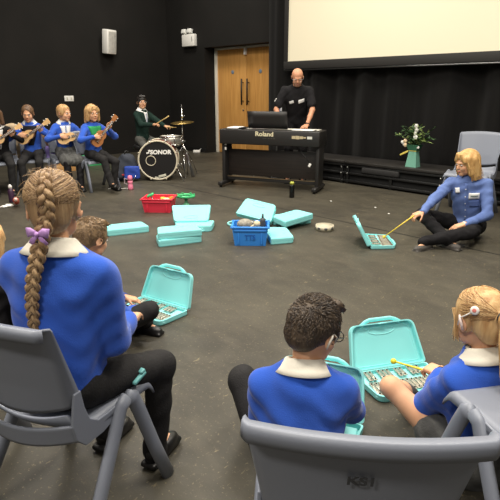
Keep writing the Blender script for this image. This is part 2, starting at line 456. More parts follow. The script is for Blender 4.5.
    if shoe_on:
        for a_, fd in ((ar, fr), (al, fl)):
            f = V(fd).normalized(); s = P['hd']; Q = Blob(); dn = V((0,0,-1))
            if abs(f.z) > .7: dn = V((0,1,0))
            dn = (dn-f*dn.dot(f)).normalized(); sd = f.cross(dn)
            Rf = np.array(Matrix((sd, f, -dn)).transposed())
            Q.ell(a_-f*.015*s+dn*.035*s, (.040*s,.052*s,.045*s), Rf, .02); Q.ell(a_+f*.085*s+dn*.058*s, (.044*s,.090*s,.033*s), Rf, .025)
            Q.rbox(a_+f*.05*s+dn*.082*s, (.030*s,.115*s,.002), Rf, .010, .008)
            Q.cone(a_, a_-dn*.05, .038*s, .034*s, .004, True)
            so = Q.mesh('shoe', h, shoes, root)
    # ---- face details
    def HP(x, y, z): return HO+Rh@(V((x,y,z))*hs)
    info['HP'] = HP
    if face:
        for q in (-1, 1):
            e = MB(); e.ell(HP(q*.031,.0795,.002), (.0105*hs,.0095*hs,.0055*hs), Rh, 14, 8); eo = e.build('eye', eye_w, root)
            e = MB(); e.ell(HP(q*.031,.0865,.001), (.0046*hs,.0034*hs,.0046*hs), Rh, 12, 6); e.build('iris', iris, eo)
            b = MB(); b.loft([HP(q*.016,.090,.017), HP(q*.030,.089,.0205), HP(q*.045,.079,.016)], [(.0022,.0032),(.0024,.003),(.001,.0016)], 6, up=Rh@V((0,1,0))); b.build('eyebrow', brow or hair_m['brown'][0], root)
        l = MB(); l.loft([HP(-.019,.086,-.057), HP(-.008,.0925,-.0555), HP(0,.0938,-.0565), HP(.008,.0925,-.0555), HP(.019,.086,-.057)], [(.001,.001),(.0032,.0045),(.003,.005),(.0032,.0045),(.001,.001)], 8, up=Rh@V((0,1,0))); l.build('mouth', lipm, root)
    return info

# ------------------------------------------------------------------ hair
def hair_blob(I, style, col, h=None, extra=None, name='hair'):
    HO, Rh, s = I['HO'], I['Rh'], I['hs']; Ra = np.array(Rh); HP = I['HP']; B = Blob()
    def E(c, r, k=.012, neg=False): B.ell(HP(*c), np.array(r)*s, Ra, k*s, neg)
    def Cn(a, b, ra, rb, k=.012): B.cone(HP(*a), HP(*b), ra*s, rb*s, k*s)
    if style == 'short':
        E((0,-.015,.034), (.080,.098,.085)); E((0,-.06,-.02), (.060,.046,.052), .02)
        for q in (-1,1): E((q*.066,.018,.012),(.012,.03,.036),.01)
        E((0,.118,-.045), (.080,.066,.085), .01, True); E((0,-.03,-.12), (.09,.1,.05), .012, True)
        for q in (-1,1): E((q*.085,-.008,-.014), (.018,.021,.034), .004, True)
        for i in range(9): Cn((-.04+.01*i,.03,.105), (-.05+.012*i,.064,.092-.0*i), .013, .008, .01)
    elif style in ('sleek', 'braid', 'pony'):
        E((0,-.015,.034), (.079,.097,.084)); E((0,-.062,-.018), (.058,.045,.060), .02)
        for q in (-1,1): E((q*.060,.004,.0),(.016,.040,.045),.012)
        E((0,.126,-.012), (.067,.085,.106), .012, True); E((0,-.03,-.125), (.09,.1,.05), .012, True)
        for q in (-1,1): E((q*.083,-.006,-.018), (.018,.020,.030), .004, True)
    elif style == 'bob':
        E((0,-.012,.036), (.084,.100,.088)); E((0,-.045,-.05), (.084,.062,.09), .03)
        for q in (-1,1):
            Cn((q*.062,.03,.05), (q*.078,.020,-.085), .032, .026, .02); Cn((q*.066,-.02,.03), (q*.078,-.03,-.115), .036, .026, .02)
        Cn((0,-.06,0), (0,-.07,-.12), .055, .045, .03); Cn((0,-.04,.02), (0,-.05,-.11), .07, .05, .03)
        Cn((-.03,.065,.088), (-.064,.066,.030), .018, .012, .02); Cn((.03,.065,.088), (.064,.066,.030), .018, .012, .02)
        E((0,.120,-.030), (.050,.078,.098), .01, True)
        B.cone(HP(0,.0,-.085), HP(0,.03,-.2), .052*s, .06*s, .01*s, True)
    elif style == 'bald':
        E((0,.052,-.077), (.050,.040,.034)); E((0,.03,-.055),(.062,.045,.03),.01)
        E((0,.075,-.035),(.06,.05,.025),.006,True); E((0,.1,-.055),(.021,.02,.008),.003,True)
    if extra: extra(E, Cn, B)
    return B.mesh(name, h or min(I['h'], .006), hair_m[col][0], I['root'], wob=.0008, wfreq=110)

def scalp(I, a, e, off=0):  # a azimuth (0 = back, + to the right), e elevation
    HP = I['HP']; r = (.080+off, .098+off, .085+off)
    return HP(r[0]*math.cos(e)*math.sin(a), -.015-r[1]*math.cos(e)*math.cos(a), .034+r[2]*math.sin(e))
def tufts(I, col, n=1500, ln=.022, down=.5, name='hair_tufts', spread=1.0):
    mb = [MB(), MB(), MB()]; O = I['HO']+I['Rh']@(V((0,-.015,.034))*I['hs']); k = 0
    me = [c for c in I['root'].children if c.name.split('.')[0] == 'hair'][0].data; bv = BVHTree.FromPolygons([v.co for v in me.vertices], [tuple(q.vertices) for q in me.polygons])
    while k < n:
        a = random.uniform(-PI, PI); e = math.asin(random.uniform(-.75, 1))
        fa = abs(a)
        if fa > 1.9 and e < .55: continue
        if fa > 1.2 and e < -.15: continue
        if fa <= 1.2 and e < -.72: continue
        p = scalp(I, a, e, .0); nrm = (p-O).normalized(); hit = bv.ray_cast(p+nrm*.05, -nrm)
        if hit[0] is None or (hit[0]-p).length > .035: k += 1; continue
        p = hit[0]-nrm*.006
        rt = I['Rh']@V((0,0,-1)); fw = I['Rh']@V((.25,1,.1))
        g = (rt*down*(1 if e < .6 else 0)+fw*(.9 if e > .4 else .1)+V((random.gauss(0,.3),random.gauss(0,.3),random.gauss(0,.3)))*spread*.55)
        g = (g-nrm*g.dot(nrm))
        L_ = ln*random.uniform(.6,1.25); q1 = p+nrm*(.009)+g*L_*.35; q2 = p+nrm*(.0085+.003*random.random())+g*L_*1.0
        mb[random.choice((0,1,1,2))].loft([p, q1, q2], [.0022,.0019,.0004], 4, cap=False)
        k += 1
    for i, b in enumerate(mb): b.build(name, hair_m[col][(2,0,1)[i]], I['root'])
def strand_set(I, col, paths, rad=.0013, name='hair_strands'):
    mb = [MB(), MB(), MB()]
    for pth in paths:
        n = len(pth); r = [rad*(.5+.5*math.sin(PI*(i+.6)/(n+.4))) for i in range(n)]
        mb[random.choice((0,1,1,2))].loft(pth, r, 4, cap=False)
    for i, b in enumerate(mb):
        if b.v: b.build(name, hair_m[col][(2,0,1)[i]], I['root'])
def braid_mesh(I, col, path, w, t, twists, name='braid'):
    """three-strand plait following path (list of points), w half width function, outward dirs"""
    pts, outs, rts = path; n = len(pts)
    def at(u):
        x = u*(n-1); i = min(int(x), n-2); f = x-i
        return pts[i].lerp(pts[i+1], f), outs[i].lerp(outs[i+1], f).normalized(), rts[i].lerp(rts[i+1], f).normalized()
    N = int(twists*22)
    for s_ in range(3):
        P_ = []; Rr = []; ups = []
        for j in range(N+1):
            u = j/N; ph = twists*2*PI*u+s_*2*PI/3; p, o, r = at(u); ww = w(u)
            P_.append(p+r*(ww*.62*math.sin(ph))+o*(t*ww*math.sin(2*ph))); Rr.append(ww*.50)
        mb = MB(); mb.loft(P_, [(r*.85, r) for r in Rr], 10, up=outs[n//2]); st = mb.build('braid_strand', hair_m[col][0], I['root'])
        # fine locks riding on each strand
        fb = [MB(), MB()]
        for q in range(26):
            th = random.uniform(0, 2*PI); Q_ = []
            for j in range(0, N+1, 2):
                jj = min(max(j,1),N-1); tt = (P_[jj+1]-P_[jj-1]).normalized(); p, o, r = at(j/N)
                a = (o-tt*o.dot(tt)).normalized(); b = tt.cross(a); rr = Rr[j]*.93
                th2 = th+j*.012
                Q_.append(P_[j]+a*(rr*.87*math.cos(th2))+b*(rr*math.sin(th2)))
            fb[q % 2].loft(Q_, [.0012]*len(Q_), 4, cap=False)
        fb[0].build('lock', hair_m[col][1], st); fb[1].build('lock', hair_m[col][2], st)
# ================================================================== ROOM
CX, CY = -1.945, 12.695            # far corner of the hall; room axes run at 45 degrees
S2 = math.sqrt(.5)
def room(X, Y, z=0): return V((CX+S2*(X+Y), CY+S2*(Y-X), z))
def struct(o): o['kind'] = 'structure'; return o
def place_room(o): o.location = (CX, CY, 0); o.rotation_euler = (0,0,R(-45)); return o

def floor_material():
    m = bpy.data.materials.new('scuffed_dark_vinyl'); m.use_nodes = True; nt = m.node_tree; N = nt.nodes; L = nt.links; b = N['Principled BSDF']
    tc = N.new('ShaderNodeTexCoord')
    def noi(sc, det=4, rough=.6, st=(1,1,1), rot=0):
        mp = N.new('ShaderNodeMapping'); mp.inputs['Scale'].default_value = st; mp.inputs['Rotation'].default_value = (0,0,rot); L.new(tc.outputs['Object'], mp.inputs['Vector'])
        n = N.new('ShaderNodeTexNoise'); n.inputs['Scale'].default_value = sc; n.inputs['Detail'].default_value = det; n.inputs['Roughness'].default_value = rough; L.new(mp.outputs[0], n.inputs['Vector']); return n.outputs[0]
    def ramp(src, stops):
        r = N.new('ShaderNodeValToRGB'); e = r.color_ramp.elements
        while len(e) < len(stops): e.new(.5)
        for el, (p, c) in zip(e, stops): el.position = p; el.color = (*lin(c), 1) if len(c) == 3 else c
        L.new(src, r.inputs[0]); return r.outputs[0]
    def mix(fac, a, bb):
        x = N.new('ShaderNodeMix'); x.data_type = 'RGBA'
        L.new(fac, x.inputs[0]); L.new(a, x.inputs[6]) if not isinstance(a, tuple) else setattr(x.inputs[6], 'default_value', (*lin(a),1))
        L.new(bb, x.inputs[7]) if not isinstance(bb, tuple) else setattr(x.inputs[7], 'default_value', (*lin(bb),1)); return x.outputs[2]
    BW = lambda v: (v,v,v,1)
    base = ramp(noi(.9, 5), [(.32,(54,51,44)),(.68,(77,73,62))])
    sm = ramp(noi(3.2, 6, .65, (1,2.2,1), .5), [(.46,BW(0)),(.75,BW(.55))]); c1 = mix(sm, base, (90,84,71))
    dk = ramp(noi(2.2, 5, .6, (2.5,1,1), .2), [(.55,BW(0)),(.8,BW(.5))]); c2 = mix(dk, c1, (54,50,45))
    sp = ramp(noi(60, 3, .7), [(.60,BW(0)),(.70,BW(.8))]); c3 = mix(sp, c2, (124,113,88))
    sp2 = ramp(noi(24, 5, .75, (1,.35,1), .9), [(.62,BW(0)),(.72,BW(.85))]); c4 = mix(sp2, c3, (150,136,104))
    sx = N.new('ShaderNodeSeparateXYZ'); L.new(tc.outputs['Object'], sx.inputs[0])
    a = N.new('ShaderNodeMath'); a.operation = 'ADD'; a.inputs[1].default_value = 3.09; L.new(sx.outputs[1], a.inputs[0])
    pp = N.new('ShaderNodeMath'); pp.operation = 'PINGPONG'; pp.inputs[1].default_value = 9.0; L.new(a.outputs[0], pp.inputs[0])
    cm = N.new('ShaderNodeMath'); cm.operation = 'LESS_THAN'; cm.inputs[1].default_value = .012; L.new(pp.outputs[0], cm.inputs[0])
    c5 = mix(cm.outputs[0], c4, (26,24,22))
    L.new(c5, b.inputs['Base Color'])
    rr = N.new('ShaderNodeMapRange'); L.new(noi(5,4), rr.inputs[0]); rr.inputs[3].default_value = .38; rr.inputs[4].default_value = .66; L.new(rr.outputs[0], b.inputs['Roughness'])
    bp = N.new('ShaderNodeBump'); bp.inputs['Strength'].default_value = .12; bp.inputs['Distance'].default_value = .004; L.new(noi(130,3), bp.inputs['Height']); L.new(bp.outputs[0], b.inputs['Normal'])
    b.inputs['Specular IOR Level'].default_value = .35
    return m
wall_m = mat('black_painted_wall', (25,24,22), .8, var=(30,28,26), vscale=1.5, bump=.06, bscale=40, spec=.25)
blk = mat('black_satin', (20,20,20), .5); blk_gl = mat('black_gloss', (14,14,14), .25); wht = mat('white_plastic', (244,242,236), .45)
steel = mat('brushed_steel', (150,150,150), .35, metal=.9); chrome = mat('chrome', (205,205,205), .18, metal=1)
oak = mat('oak_veneer', (216,162,90), .5, var=(198,142,74), vscale=5, vstretch=(6,6,.35), bump=.05, bscale=30, bstretch=(6,6,.3), detail=5)
frame_w = mat('white_gloss_paint', (225,220,205), .4)

o = MB().box((6,-8.5,-.05), (18,19,.1)).build('floor', floor_material()); struct(place_room(o))
o = MB().box((-.1,-8,2.6), (.2,16.2,5.2)).build('wall_left', wall_m); struct(place_room(o))
wb = MB(); OX0, OX1, OH = 1.34, 3.30, 2.27

wb.box(((OX0)/2,.2,2.6), (OX0,.4,5.2)).box(((OX1+14)/2,.2,2.6), (14-OX1,.4,5.2)).box(((OX0+OX1)/2,.2,(OH+5.2)/2), (OX1-OX0,.4,5.2-OH)).box(((OX0+OX1)/2,.46,1.2), (OX1-OX0+.4,.1,2.6))
struct(place_room(wb.build('wall_back', wall_m)))
struct(place_room(MB().box((7.6,-.012,.06),(8.6,.024,.12)).box((.67,-.012,.05),(1.32,.024,.10)).build('baseboard_back', blk)))
struct(place_room(MB().box((.012,-7,.05),(.024,13.9,.10)).build('baseboard_left', blk)))
# double door in the recess
dr = bpy.data.objects.new('door_1', None); C.objects.link(dr); struct(place_room(dr))
DY = .31
MB().box((OX0+.035,DY+.02,OH/2),(.07,.10,OH), bev=.004).box((OX1-.035,DY+.02,OH/2),(.07,.10,OH), bev=.004).box(((OX0+OX1)/2,DY+.02,OH-.02),(OX1-OX0,.10,.04), bev=.004).build('door_frame', frame_w, dr)
xm = (OX0+OX1)/2+.0
for q in (-1, 1):
    w = (OX1-OX0)/2-.075; cx_ = xm+q*(w/2+.003)
    lf = MB().box((cx_,DY+.03,OH/2-.018),(w,.045,OH-.055), bev=.003).build('door_leaf', oak, dr)
    hb = MB(); hx = xm+q*.085
    hb.loft([(hx,DY-.055,1.08),(hx,DY-.055,1.62)], [.017,.017], 10).loft([(hx,DY-.055,1.16),(hx,DY+.01,1.16)], [.009,.009], 8).loft([(hx,DY-.055,1.54),(hx,DY+.01,1.54)], [.009,.009], 8)
    hb.build('door_handle', mat('dark_bronze', (60,54,48), .4, metal=.6), lf)
    MB().lathe([(.04,0),(.042,.003),(.038,.006)], (xm+q*.42,DY+.005,1.76), 20, rot=(R(90),0,0)).build('round_sign', mat('pale_blue_disc', (120,140,160), .5), lf)
MB().lathe([(.02,0),(.022,.006),(.01,.01)], (xm-.09,DY+.005,.97), 14, rot=(R(90),0,0)).build('door_lock', steel, dr)
MB().box((xm+.01,DY-.03,2.17),(.05,.06,.15), bev=.006).build('door_closer', wht, dr)

# items on the walls
def emergency_light():
    p = room(.89,-.001,2.44)
    t = thing('emergency_light', 'white twin-lamp emergency light box high on the back wall left of the oak doors', 'emergency light', p, R(-45))
    MB().box((0,-.05,.0),(.42,.10,.25), bev=.012).build('housing', wht, t)
    for x in (-.16,.04):
        MB().box((x,-.06,.19),(.13,.08,.09), rot=(R(-14),0,0), bev=.012).loft([(x,-.05,.12),(x,-.05,.17)],[.014,.014],8).build('lamp_head', mat('lamp_lens', (240,240,235), .3), t)
    MB().box((.15,-.102,.02),(.02,.004,.10)).build('indicator_strip', mat('grey_print', (150,150,145), .6), t)
emergency_light()
def wall_speaker():
    p = room(.001,-1.62,2.36)
    t = thing('wall_speaker', 'white slatted loudspeaker mounted high on the left black wall', 'speaker', p, R(-45))
    MB().box((.03,0,0),(.06,.08,.16), bev=.006).build('bracket', blk, t)
    a = R(20)
    b = MB(); Mx = Matrix.Translation((.15,0,0))@Matrix.Rotation(a,4,'Z')@Matrix.Rotation(R(6),4,'Y')
    b.box((0,0,0),(.16,.29,.48), bev=.02).xf(Mx).build('cabinet', wht, t)
    g = MB(); [g.box((.083,.0,-.19+.024*i),(.006,.24,.012), bev=.002) for i in range(17)]; g.xf(Mx).build('grille', mat('grille_grey', (206,204,198), .5), t)
wall_speaker()
t = thing('wall_socket', 'small white double socket plate on the left black wall above the ukulele players', 'socket', room(.001,-2.58,1.22), R(-45))
MB().box((.008,0,0),(.016,.20,.11), bev=.005).build('plate', wht, t)
for y in (-.045,.045): MB().box((.017,y,0),(.006,.03,.05), bev=.002).build('switch', mat('cream_switch', (205,200,185), .5), t)
o = MB().box((0,0,.03),(.16,.09,.06), bev=.015).loft([(.05,0,.05),(.1,.02,.09)],[.01,.006],8).build('door_wedge', wht); o.location = room(1.15,-.15,0)
tag(o, 'small white wedge on the floor by the left side of the door recess', 'door wedge')

# curtain behind the stage
cur_m = mat('black_velvet', (13,12,12), .95, var=(18,17,16), vscale=3, vstretch=(5,5,.4), sheen=.05, spec=.2)
mb = MB()
def cf(u, v):
    X = 3.62+u*8.2; z = .02+v*5.1
    y = -.40+.045*math.sin(X*10.5+1.8*math.sin(X*2.3))+.007*math.sin(X*27+1.5*math.sin(X*3.1)+z*.25)+.03*math.sin(X*6.1+.3*z)
    return (X, y, z)
mb.grid(cf, 720, 14); o = mb.build('stage_curtain', cur_m, solid=.006); place_room(o)
tag(o, 'tall black pleated curtain hanging behind the low stage and projection screen', 'curtain')

# projection screen hung in front of the curtain
t = thing('projection_screen', 'large cream-white projection screen in a black border above the stage', 'projection screen', room(0,0,0), R(-45))
sx0, sx1, sz0, sz1 = 4.25, 9.6, 1.86, 4.87
scr = mat('screen_fabric_glow', (205,196,170), .85, emis=.42)  # emission stands in for the light thrown onto the screen cloth
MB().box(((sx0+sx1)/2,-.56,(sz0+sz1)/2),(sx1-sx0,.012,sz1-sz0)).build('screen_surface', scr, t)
bd = MB(); fr_ = .13
bd.box(((sx0+sx1)/2,-.565,sz0-fr_/2),(sx1-sx0+2*.08,.05,fr_), bev=.006).box(((sx0+sx1)/2,-.565,sz1+.06),(sx1-sx0+.16,.05,.12), bev=.006).box((sx0-.04,-.565,(sz0+sz1)/2),(.08,.05,sz1-sz0), bev=.006).box((sx1+.04,-.565,(sz0+sz1)/2),(.08,.05,sz1-sz0), bev=.006)
bd.build('border', mat('black_border_fabric', (34,32,30), .7), t)
MB().loft([((sx0-.08),-.565,sz0-fr_-.012),(sx1+.08,-.565,sz0-fr_-.012)],[.014,.014],10).build('bottom_bar', steel, t)
for x in (sx0+.4,sx1-.4): MB().box((x,-.565,(sz1+5.3)/2),(.04,.03,5.3-sz1)).build('hanger', blk, t)

# low stage made of decks
deck_m = mat('stage_deck_black', (30,28,26), .55, var=(40,37,34), vscale=6); fr_m = mat('stage_frame_black', (18,18,18), .5); bolt = mat('bolt_bright', (200,200,195), .3, metal=.8)
def stage_deck(X0, X1, label):
    Y0, Y1, zt = -1.10, -.50, .35
    t = thing('stage_deck', label, 'stage', room((X0+X1)/2, (Y0+Y1)/2, 0), R(-45), 'black stage decks below the curtain')
    w = X1-X0-.01; d = Y1-Y0
    MB().box((0,0,zt-.02),(w,d,.04), bev=.004).build('deck_top', deck_m, t)
    f = MB()
    for z in (.285,.165,.045): f.box((0,-d/2+.03,z),(w,.035,.03 if z > .05 else .035), bev=.003)
    f.box((0,d/2-.03,.285),(w,.03,.03)).build('rail', fr_m, t)
    for x in (-w/2+.05, 0, w/2-.05):
        for y in (-d/2+.04, d/2-.04): MB().box((x,y,.16),(.045,.045,.32), bev=.004).build('leg', fr_m, t)
    for x in (-w/2+.05, w/2-.05): MB().lathe([(.0,0),(.012,0),(.012,.006),(.004,.012)], (x,-d/2+.014,.16), 10, rot=(R(90),0,0)).lathe([(.0,0),(.010,0),(.010,.006)], (x,-d/2+.014,.255), 10, rot=(R(90),0,0)).build('bolt', bolt, t)
    MB().box((0,-d/2+.06,.17),(w,.01,.30)).build('skirt_panel', mat('stage_skirt', (15,15,15), .9), t)
stage_deck(4.3,5.9,'stage deck behind the digital piano, leftmost of the black stage decks')
stage_deck(5.9,7.5,'middle black stage deck carrying the flowers in the green vase')
stage_deck(7.5,9.1,'black stage deck behind the grey chair on the right')
o = MB().box((0,0,.05),(.62,.12,.10), bev=.025).build('stage_bag', mat('black_canvas', (34,33,33), .8, bump=.4, bscale=30)); o.location = room(6.15,-1.2,.22)
o.location = room(6.52,-1.04,.185); o.rotation_euler = (0,0,R(-45)); tag(o, 'long black padded bag stowed at the stage edge just below the flower vase', 'bag')

# bits of confetti tape on the floor before the stage: small white markers
for (x, y) in ((1.06,6.42),(1.55,6.05),(1.63,5.72),(.06,6.45)):
    o = MB().lathe([(0,0),(.013,0),(.013,.004),(0,.006)], (0,0,.0005), 10).build('paper_dot', wht); o.location = (x,y,0)
    tag(o, 'tiny white paper dot on the dark floor between piano and seated woman', 'paper dot', 'white paper dots on the floor')
# ================================================================== FURNITURE AND OBJECTS
chair_m = mat('blue_grey_plastic', (127,132,144), .42, bump=.04, bscale=220, spec=.45)
foot_m = mat('pale_rubber', (225,215,205), .6)
def make_chair(label, group=None, name='plastic_chair', kscale=1.0, kid=None):
    t = thing(name, label, 'chair', (0,0,0), 0, group); k = kscale
    # seat shell
    def sf(u, v):
        a = 2*u-1; b = 2*v-1
        w = .195+.012*b
        x = w*max(-1,min(1,a/.9)); y = .0+.195*b; z = .43-.014*(1-a*a)*(1-.5*b)
        if abs(a) > .9: z -= .030*(abs(a)-.9)/.1; x = math.copysign(w+.010*(abs(a)-.9)/.1, a)
        if b > .78: q = (b-.78)/.22; z -= .035*q*q; y -= .008*q
        if b < -.62: q = (-.62-b)/.38; z += (.070*q*q)*(1-.25*(1-a*a)); y += .035*q*q-.035*(1-a*a)*q
        return (x*k, y*k, z*k)
    MB().grid(sf, 33, 29).build('seat', chair_m, t, solid=.007*k)
    # backrest: curved panel with side flanges and a rolled top lip
    def prof(v):   # height 0..1 -> z, y of centre, half width
        z = .515+.285*v; return z, -.205-.075*v, .185+.030*v
    def bf(u, v):
        a = 2*u-1; vv = min(v/.86, 1); z, y, w = prof(vv)
        e = abs(a); ee = min(e/.86, 1)
        x = w*ee*math.copysign(1, a); yy = y+.040*ee*ee
        zb = z+(-.030*(1-ee*ee) if vv < .25 else 0)*(1-vv/.25)+.012*(1-ee*ee)*vv
        if e > .86: q = (e-.86)/.14; x += math.copysign(.010*q, a); yy += .045*q*(.35+.65*(1-vv))
        if v > .86: q = (v-.86)/.14; yy -= .030*math.sin(min(q*2,1)*PI/2); zb += .010*math.sin(q*PI)-.024*max(0,q-.5)*2
        if v > .86 and e > .86: pass
        return (x*k, yy*k, zb*k)
    MB().grid(bf, 41, 31).build('backrest', chair_m, t, solid=.007*k)
    # curved lumbar band under the slot, joined to the back by a side plate at each end
    def lb(u, v):
        a = 2*u-1; z = .405+.062*v-.020*(1-a*a)*(1-.3*v); y = -.160-.062*(1-a*a)-.012*v
        return (a*.203*k, y*k, z*k)
    MB().grid(lb, 31, 8).build('lumbar_band', chair_m, t, solid=.008*k)
    for s in (-1, 1):
        pl = [(-.158,.56),(-.166,.52),(-.178,.46),(-.168,.41),(-.135,.372),(-.06,.368),(.03,.388),(.03,.425),(-.03,.420),(-.075,.424),(-.108,.45),(-.124,.50),(-.132,.56)]
        Mp = Matrix(((0,0,s,s*.199),(1,0,0,0),(0,1,0,0),(0,0,0,1)))
        MB().prism(pl, -.004, .006, Mp, bev=.003).xf(Matrix.Scale(k,4)).build('side_plate', chair_m, t)
        # A-frame legs
        fx = s*.238; ax_ = s*.208
        pts = [(fx*1.01,-.235,0),(s*.226,-.130,.17),(ax_+s*.004,-.015,.345),(ax_,.022,.405),(ax_,.055,.422),(ax_,.085,.405),(ax_+s*.002,.108,.345),(s*.222,.160,.17),(fx,.215,0)]
        m1 = pts[:5]; m2 = pts[4:]
        for nm, pp in (('leg', m1), ('leg', m2)):
            L_ = MB(); L_.loft([V(p)*k for p in pp], [(.018*k,.028*k)]*len(pp), 14, up=(1,0,0)); lo = L_.build(nm, chair_m, t)
    MB().box((0,-.03,.395*k),(.40*k,.03*k,.022*k), bev=.006).box((0,.06,.395*k),(.40*k,.03*k,.022*k), bev=.006).build('seat_rail', chair_m, t)
    return t

case_m = mat('turquoise_plastic', (146,228,228), .42, bump=.03, bscale=150, spec=.4)
case_in = mat('turquoise_moulding', (160,234,234), .5)
bar_m = mat('glock_bar_metal', (176,170,155), .35, metal=.55)
peg_m = mat('dark_peg', (45,45,48), .5)
def case_outline(w=.42, d=.228, r=.04, taper=.03, n=6):
    # back edge (hinge) y=0, front y=d ; front slightly narrower
    c = [(-w/2,0),(w/2,0),(w/2-taper,d),(-w/2+taper,d)]; out = []
    for i in range(4):
        p = V(c[i]); a = (V(c[i-1])-p).normalized(); b = (V(c[(i+1)%4])-p).normalized(); rr = r if i > 1 else r*.45
        for q in range(n+1):
            t_ = q/n; out.append(tuple((p+a*rr)*(1-t_)**2+(p)*2*t_*(1-t_)+(p+b*rr)*t_**2))
    return out
def shell(mb, th, out, M=None, wall=.008, lipz=0):
    """open tray: outer outline, floor at z=0, walls to z=th"""
    n = len(out); cxy = V((0,.125))
    ins = [tuple(V(p)+(cxy-V(p)).normalized()*wall*1.3) for p in out]; low = [tuple(V(p)+(cxy-V(p)).normalized()*.006) for p in out]
    vs = [(x,y,0) for x,y in low]+[(x,y,.008) for x,y in out]+[(x,y,th) for x,y in out]+[(x,y,th) for x,y in ins]+[(x,y,.007) for x,y in ins]
    fs = [tuple(range(n))[::-1]]
    for L_ in range(4):
        for i in range(n): j = (i+1)%n; fs.append((L_*n+i, L_*n+j, (L_+1)*n+j, (L_+1)*n+i))
    fs.append(tuple(4*n+i for i in range(n)))
    if M is not None: vs = [M@V(v) for v in vs]
    mb.add(vs, fs); return mb
def handle(mb, d, M=None):
    d = .228; pts = [(-.115,d-.008,.012),(-.085,d+.010,.012),(-.06,d+.018,.012),(.06,d+.018,.012),(.085,d+.010,.012),(.115,d-.008,.012)]
    if M is not None: pts = [M@V(p) for p in pts]
    mb.loft(pts, [(.012,.0075)]*6, 10)
def open_case(label, loc, rz, ang=105, notes=True, full=True, group=None, tilt=None):
    """hinge along local x at the origin, base toward -y, lid opening to +y"""
    t = thing('glockenspiel_case', label, 'glockenspiel', loc, rz, group)
    if tilt: t.rotation_euler = tilt
    out = case_outline()
    b = MB(); Mb = Matrix.Rotation(PI,4,'Z'); shell(b, .034, out, Mb); handle(b, .25, Mb); base = b.build('base', case_m, t)
    l = MB(); Ml = Matrix.Translation((0,0,.034))@Matrix.Rotation(R(ang),4,'X')@Matrix.Rotation(PI,4,'Z')@Matrix.Rotation(0,4,'Z')
    # lid: starts over the base (closed) and swings back
    Ml = Matrix.Translation((0,.0,.036))@Matrix.Rotation(R(-ang),4,'X')@Matrix.Rotation(PI,4,'Z')@Matrix.Translation((0,0,.034))@Matrix.Rotation(PI,4,'Y')
    shell(l, .034, out, Ml); handle(l, .25, Ml); lid = l.build('lid', case_m, t)
    e = MB(); ov = [(.075*math.cos(a)*(1 if abs(math.cos(a)) < .9 else 1.0), .19+.022*math.sin(a)) for a in [2*PI*i/28 for i in range(28)]]
    e.loft([Ml@V((x,y,.008)) for x, y in ov], .0025, 6, closed=True, cap=False)
    inn = case_outline(.37,.195,.035,.028)
    e.loft([Ml@V((x,y+.016,.008)) for x, y in inn], .002, 6, closed=True, cap=False)
    e.build('lid_moulding', case_in, lid)
    MB().box((0,0,0),(.045,.004,.02), bev=.001).xf(Ml@Matrix.Translation((0,.222,.03))).build('latch', case_in, lid)
    if full:
        fl = MB(); fl.box((0,-.112,.018),(.37,.185,.012), bev=.003); tr = fl.build('insert', case_in, t)
        for i in range(15):
            x = -.165+.0236*i; ln = .118-.0022*i
            g = MB().box((x,-.155,.0305),(.0195,ln*.92,.004), bev=.001).build('tone_bar', bar_m, tr)
            for q_ in (-.34,.34): MB().lathe([(0,.0335),(.0042,.0335),(.0042,.036),(0,.037)], (x,-.155+ln*q_,0), 8).build('peg', peg_m, g)
        for i in (0,1,3,4,5,7,8,10,11,12):
            x = -.153+.0236*i; ln = .080-.001*i
            g = MB().box((x,-.056,.038),(.0185,ln,.004), bev=.001).build('tone_bar', bar_m, tr)
            for q_ in (-.36,.36): MB().lathe([(0,.041),(.0042,.041),(.0042,.0435),(0,.0445)], (x,-.056+ln*q_,0), 8).build('peg', peg_m, g)
    return t
def closed_case(label, loc, rot, group='closed turquoise glockenspiel cases on the floor', name='glockenspiel_case'):
    t = thing(name, label, 'glockenspiel case', loc, 0, group); t.rotation_euler = rot
    out = case_outline()
    b = MB(); shell(b, .030, out, Matrix.Translation((0,-.125,0))); handle(b, .25, Matrix.Translation((0,-.125,.0))); b.build('base', case_m, t)
    l = MB(); Ml = Matrix.Translation((0,-.125,.063))@Matrix.Rotation(PI,4,'Y'); shell(l, .031, out, Ml); l.build('lid', case_m, t)
    e = MB(); ov = [(.075*math.cos(a), .125-.125+.045+.020*math.sin(a)) for a in [2*PI*i/28 for i in range(28)]]
    e.loft([(x,y,.0635) for x, y in ov], .0028, 6, closed=True, cap=False)
    e.loft([(x*.86,(y-.125)*.84,.0632) for x, y in case_outline()], .0022, 6, closed=True, cap=False); e.build('lid_moulding', case_in, t)
    for x in (-.08,.08): MB().box((x,.104,.033),(.03,.012,.022), bev=.003).build('latch', case_in, t)
    return t

# ---- mallet
def mallet(label, a, b, col=(232,214,60), group=None, r=.0045, head=.013):
    a = V(a); b = V(b)
    t = thing('mallet', label, 'mallet', a, 0, group); d = b-a
    m1 = mat('mallet_yellow', col, .4)
    MB().loft([V((0,0,0)), d*.45, d], [r*1.3, r, r*.8], 8).build('handle', m1, t)
    MB().ell(d, (head,)*3, n=14, m=9).build('mallet_head', m1, t)
    return t

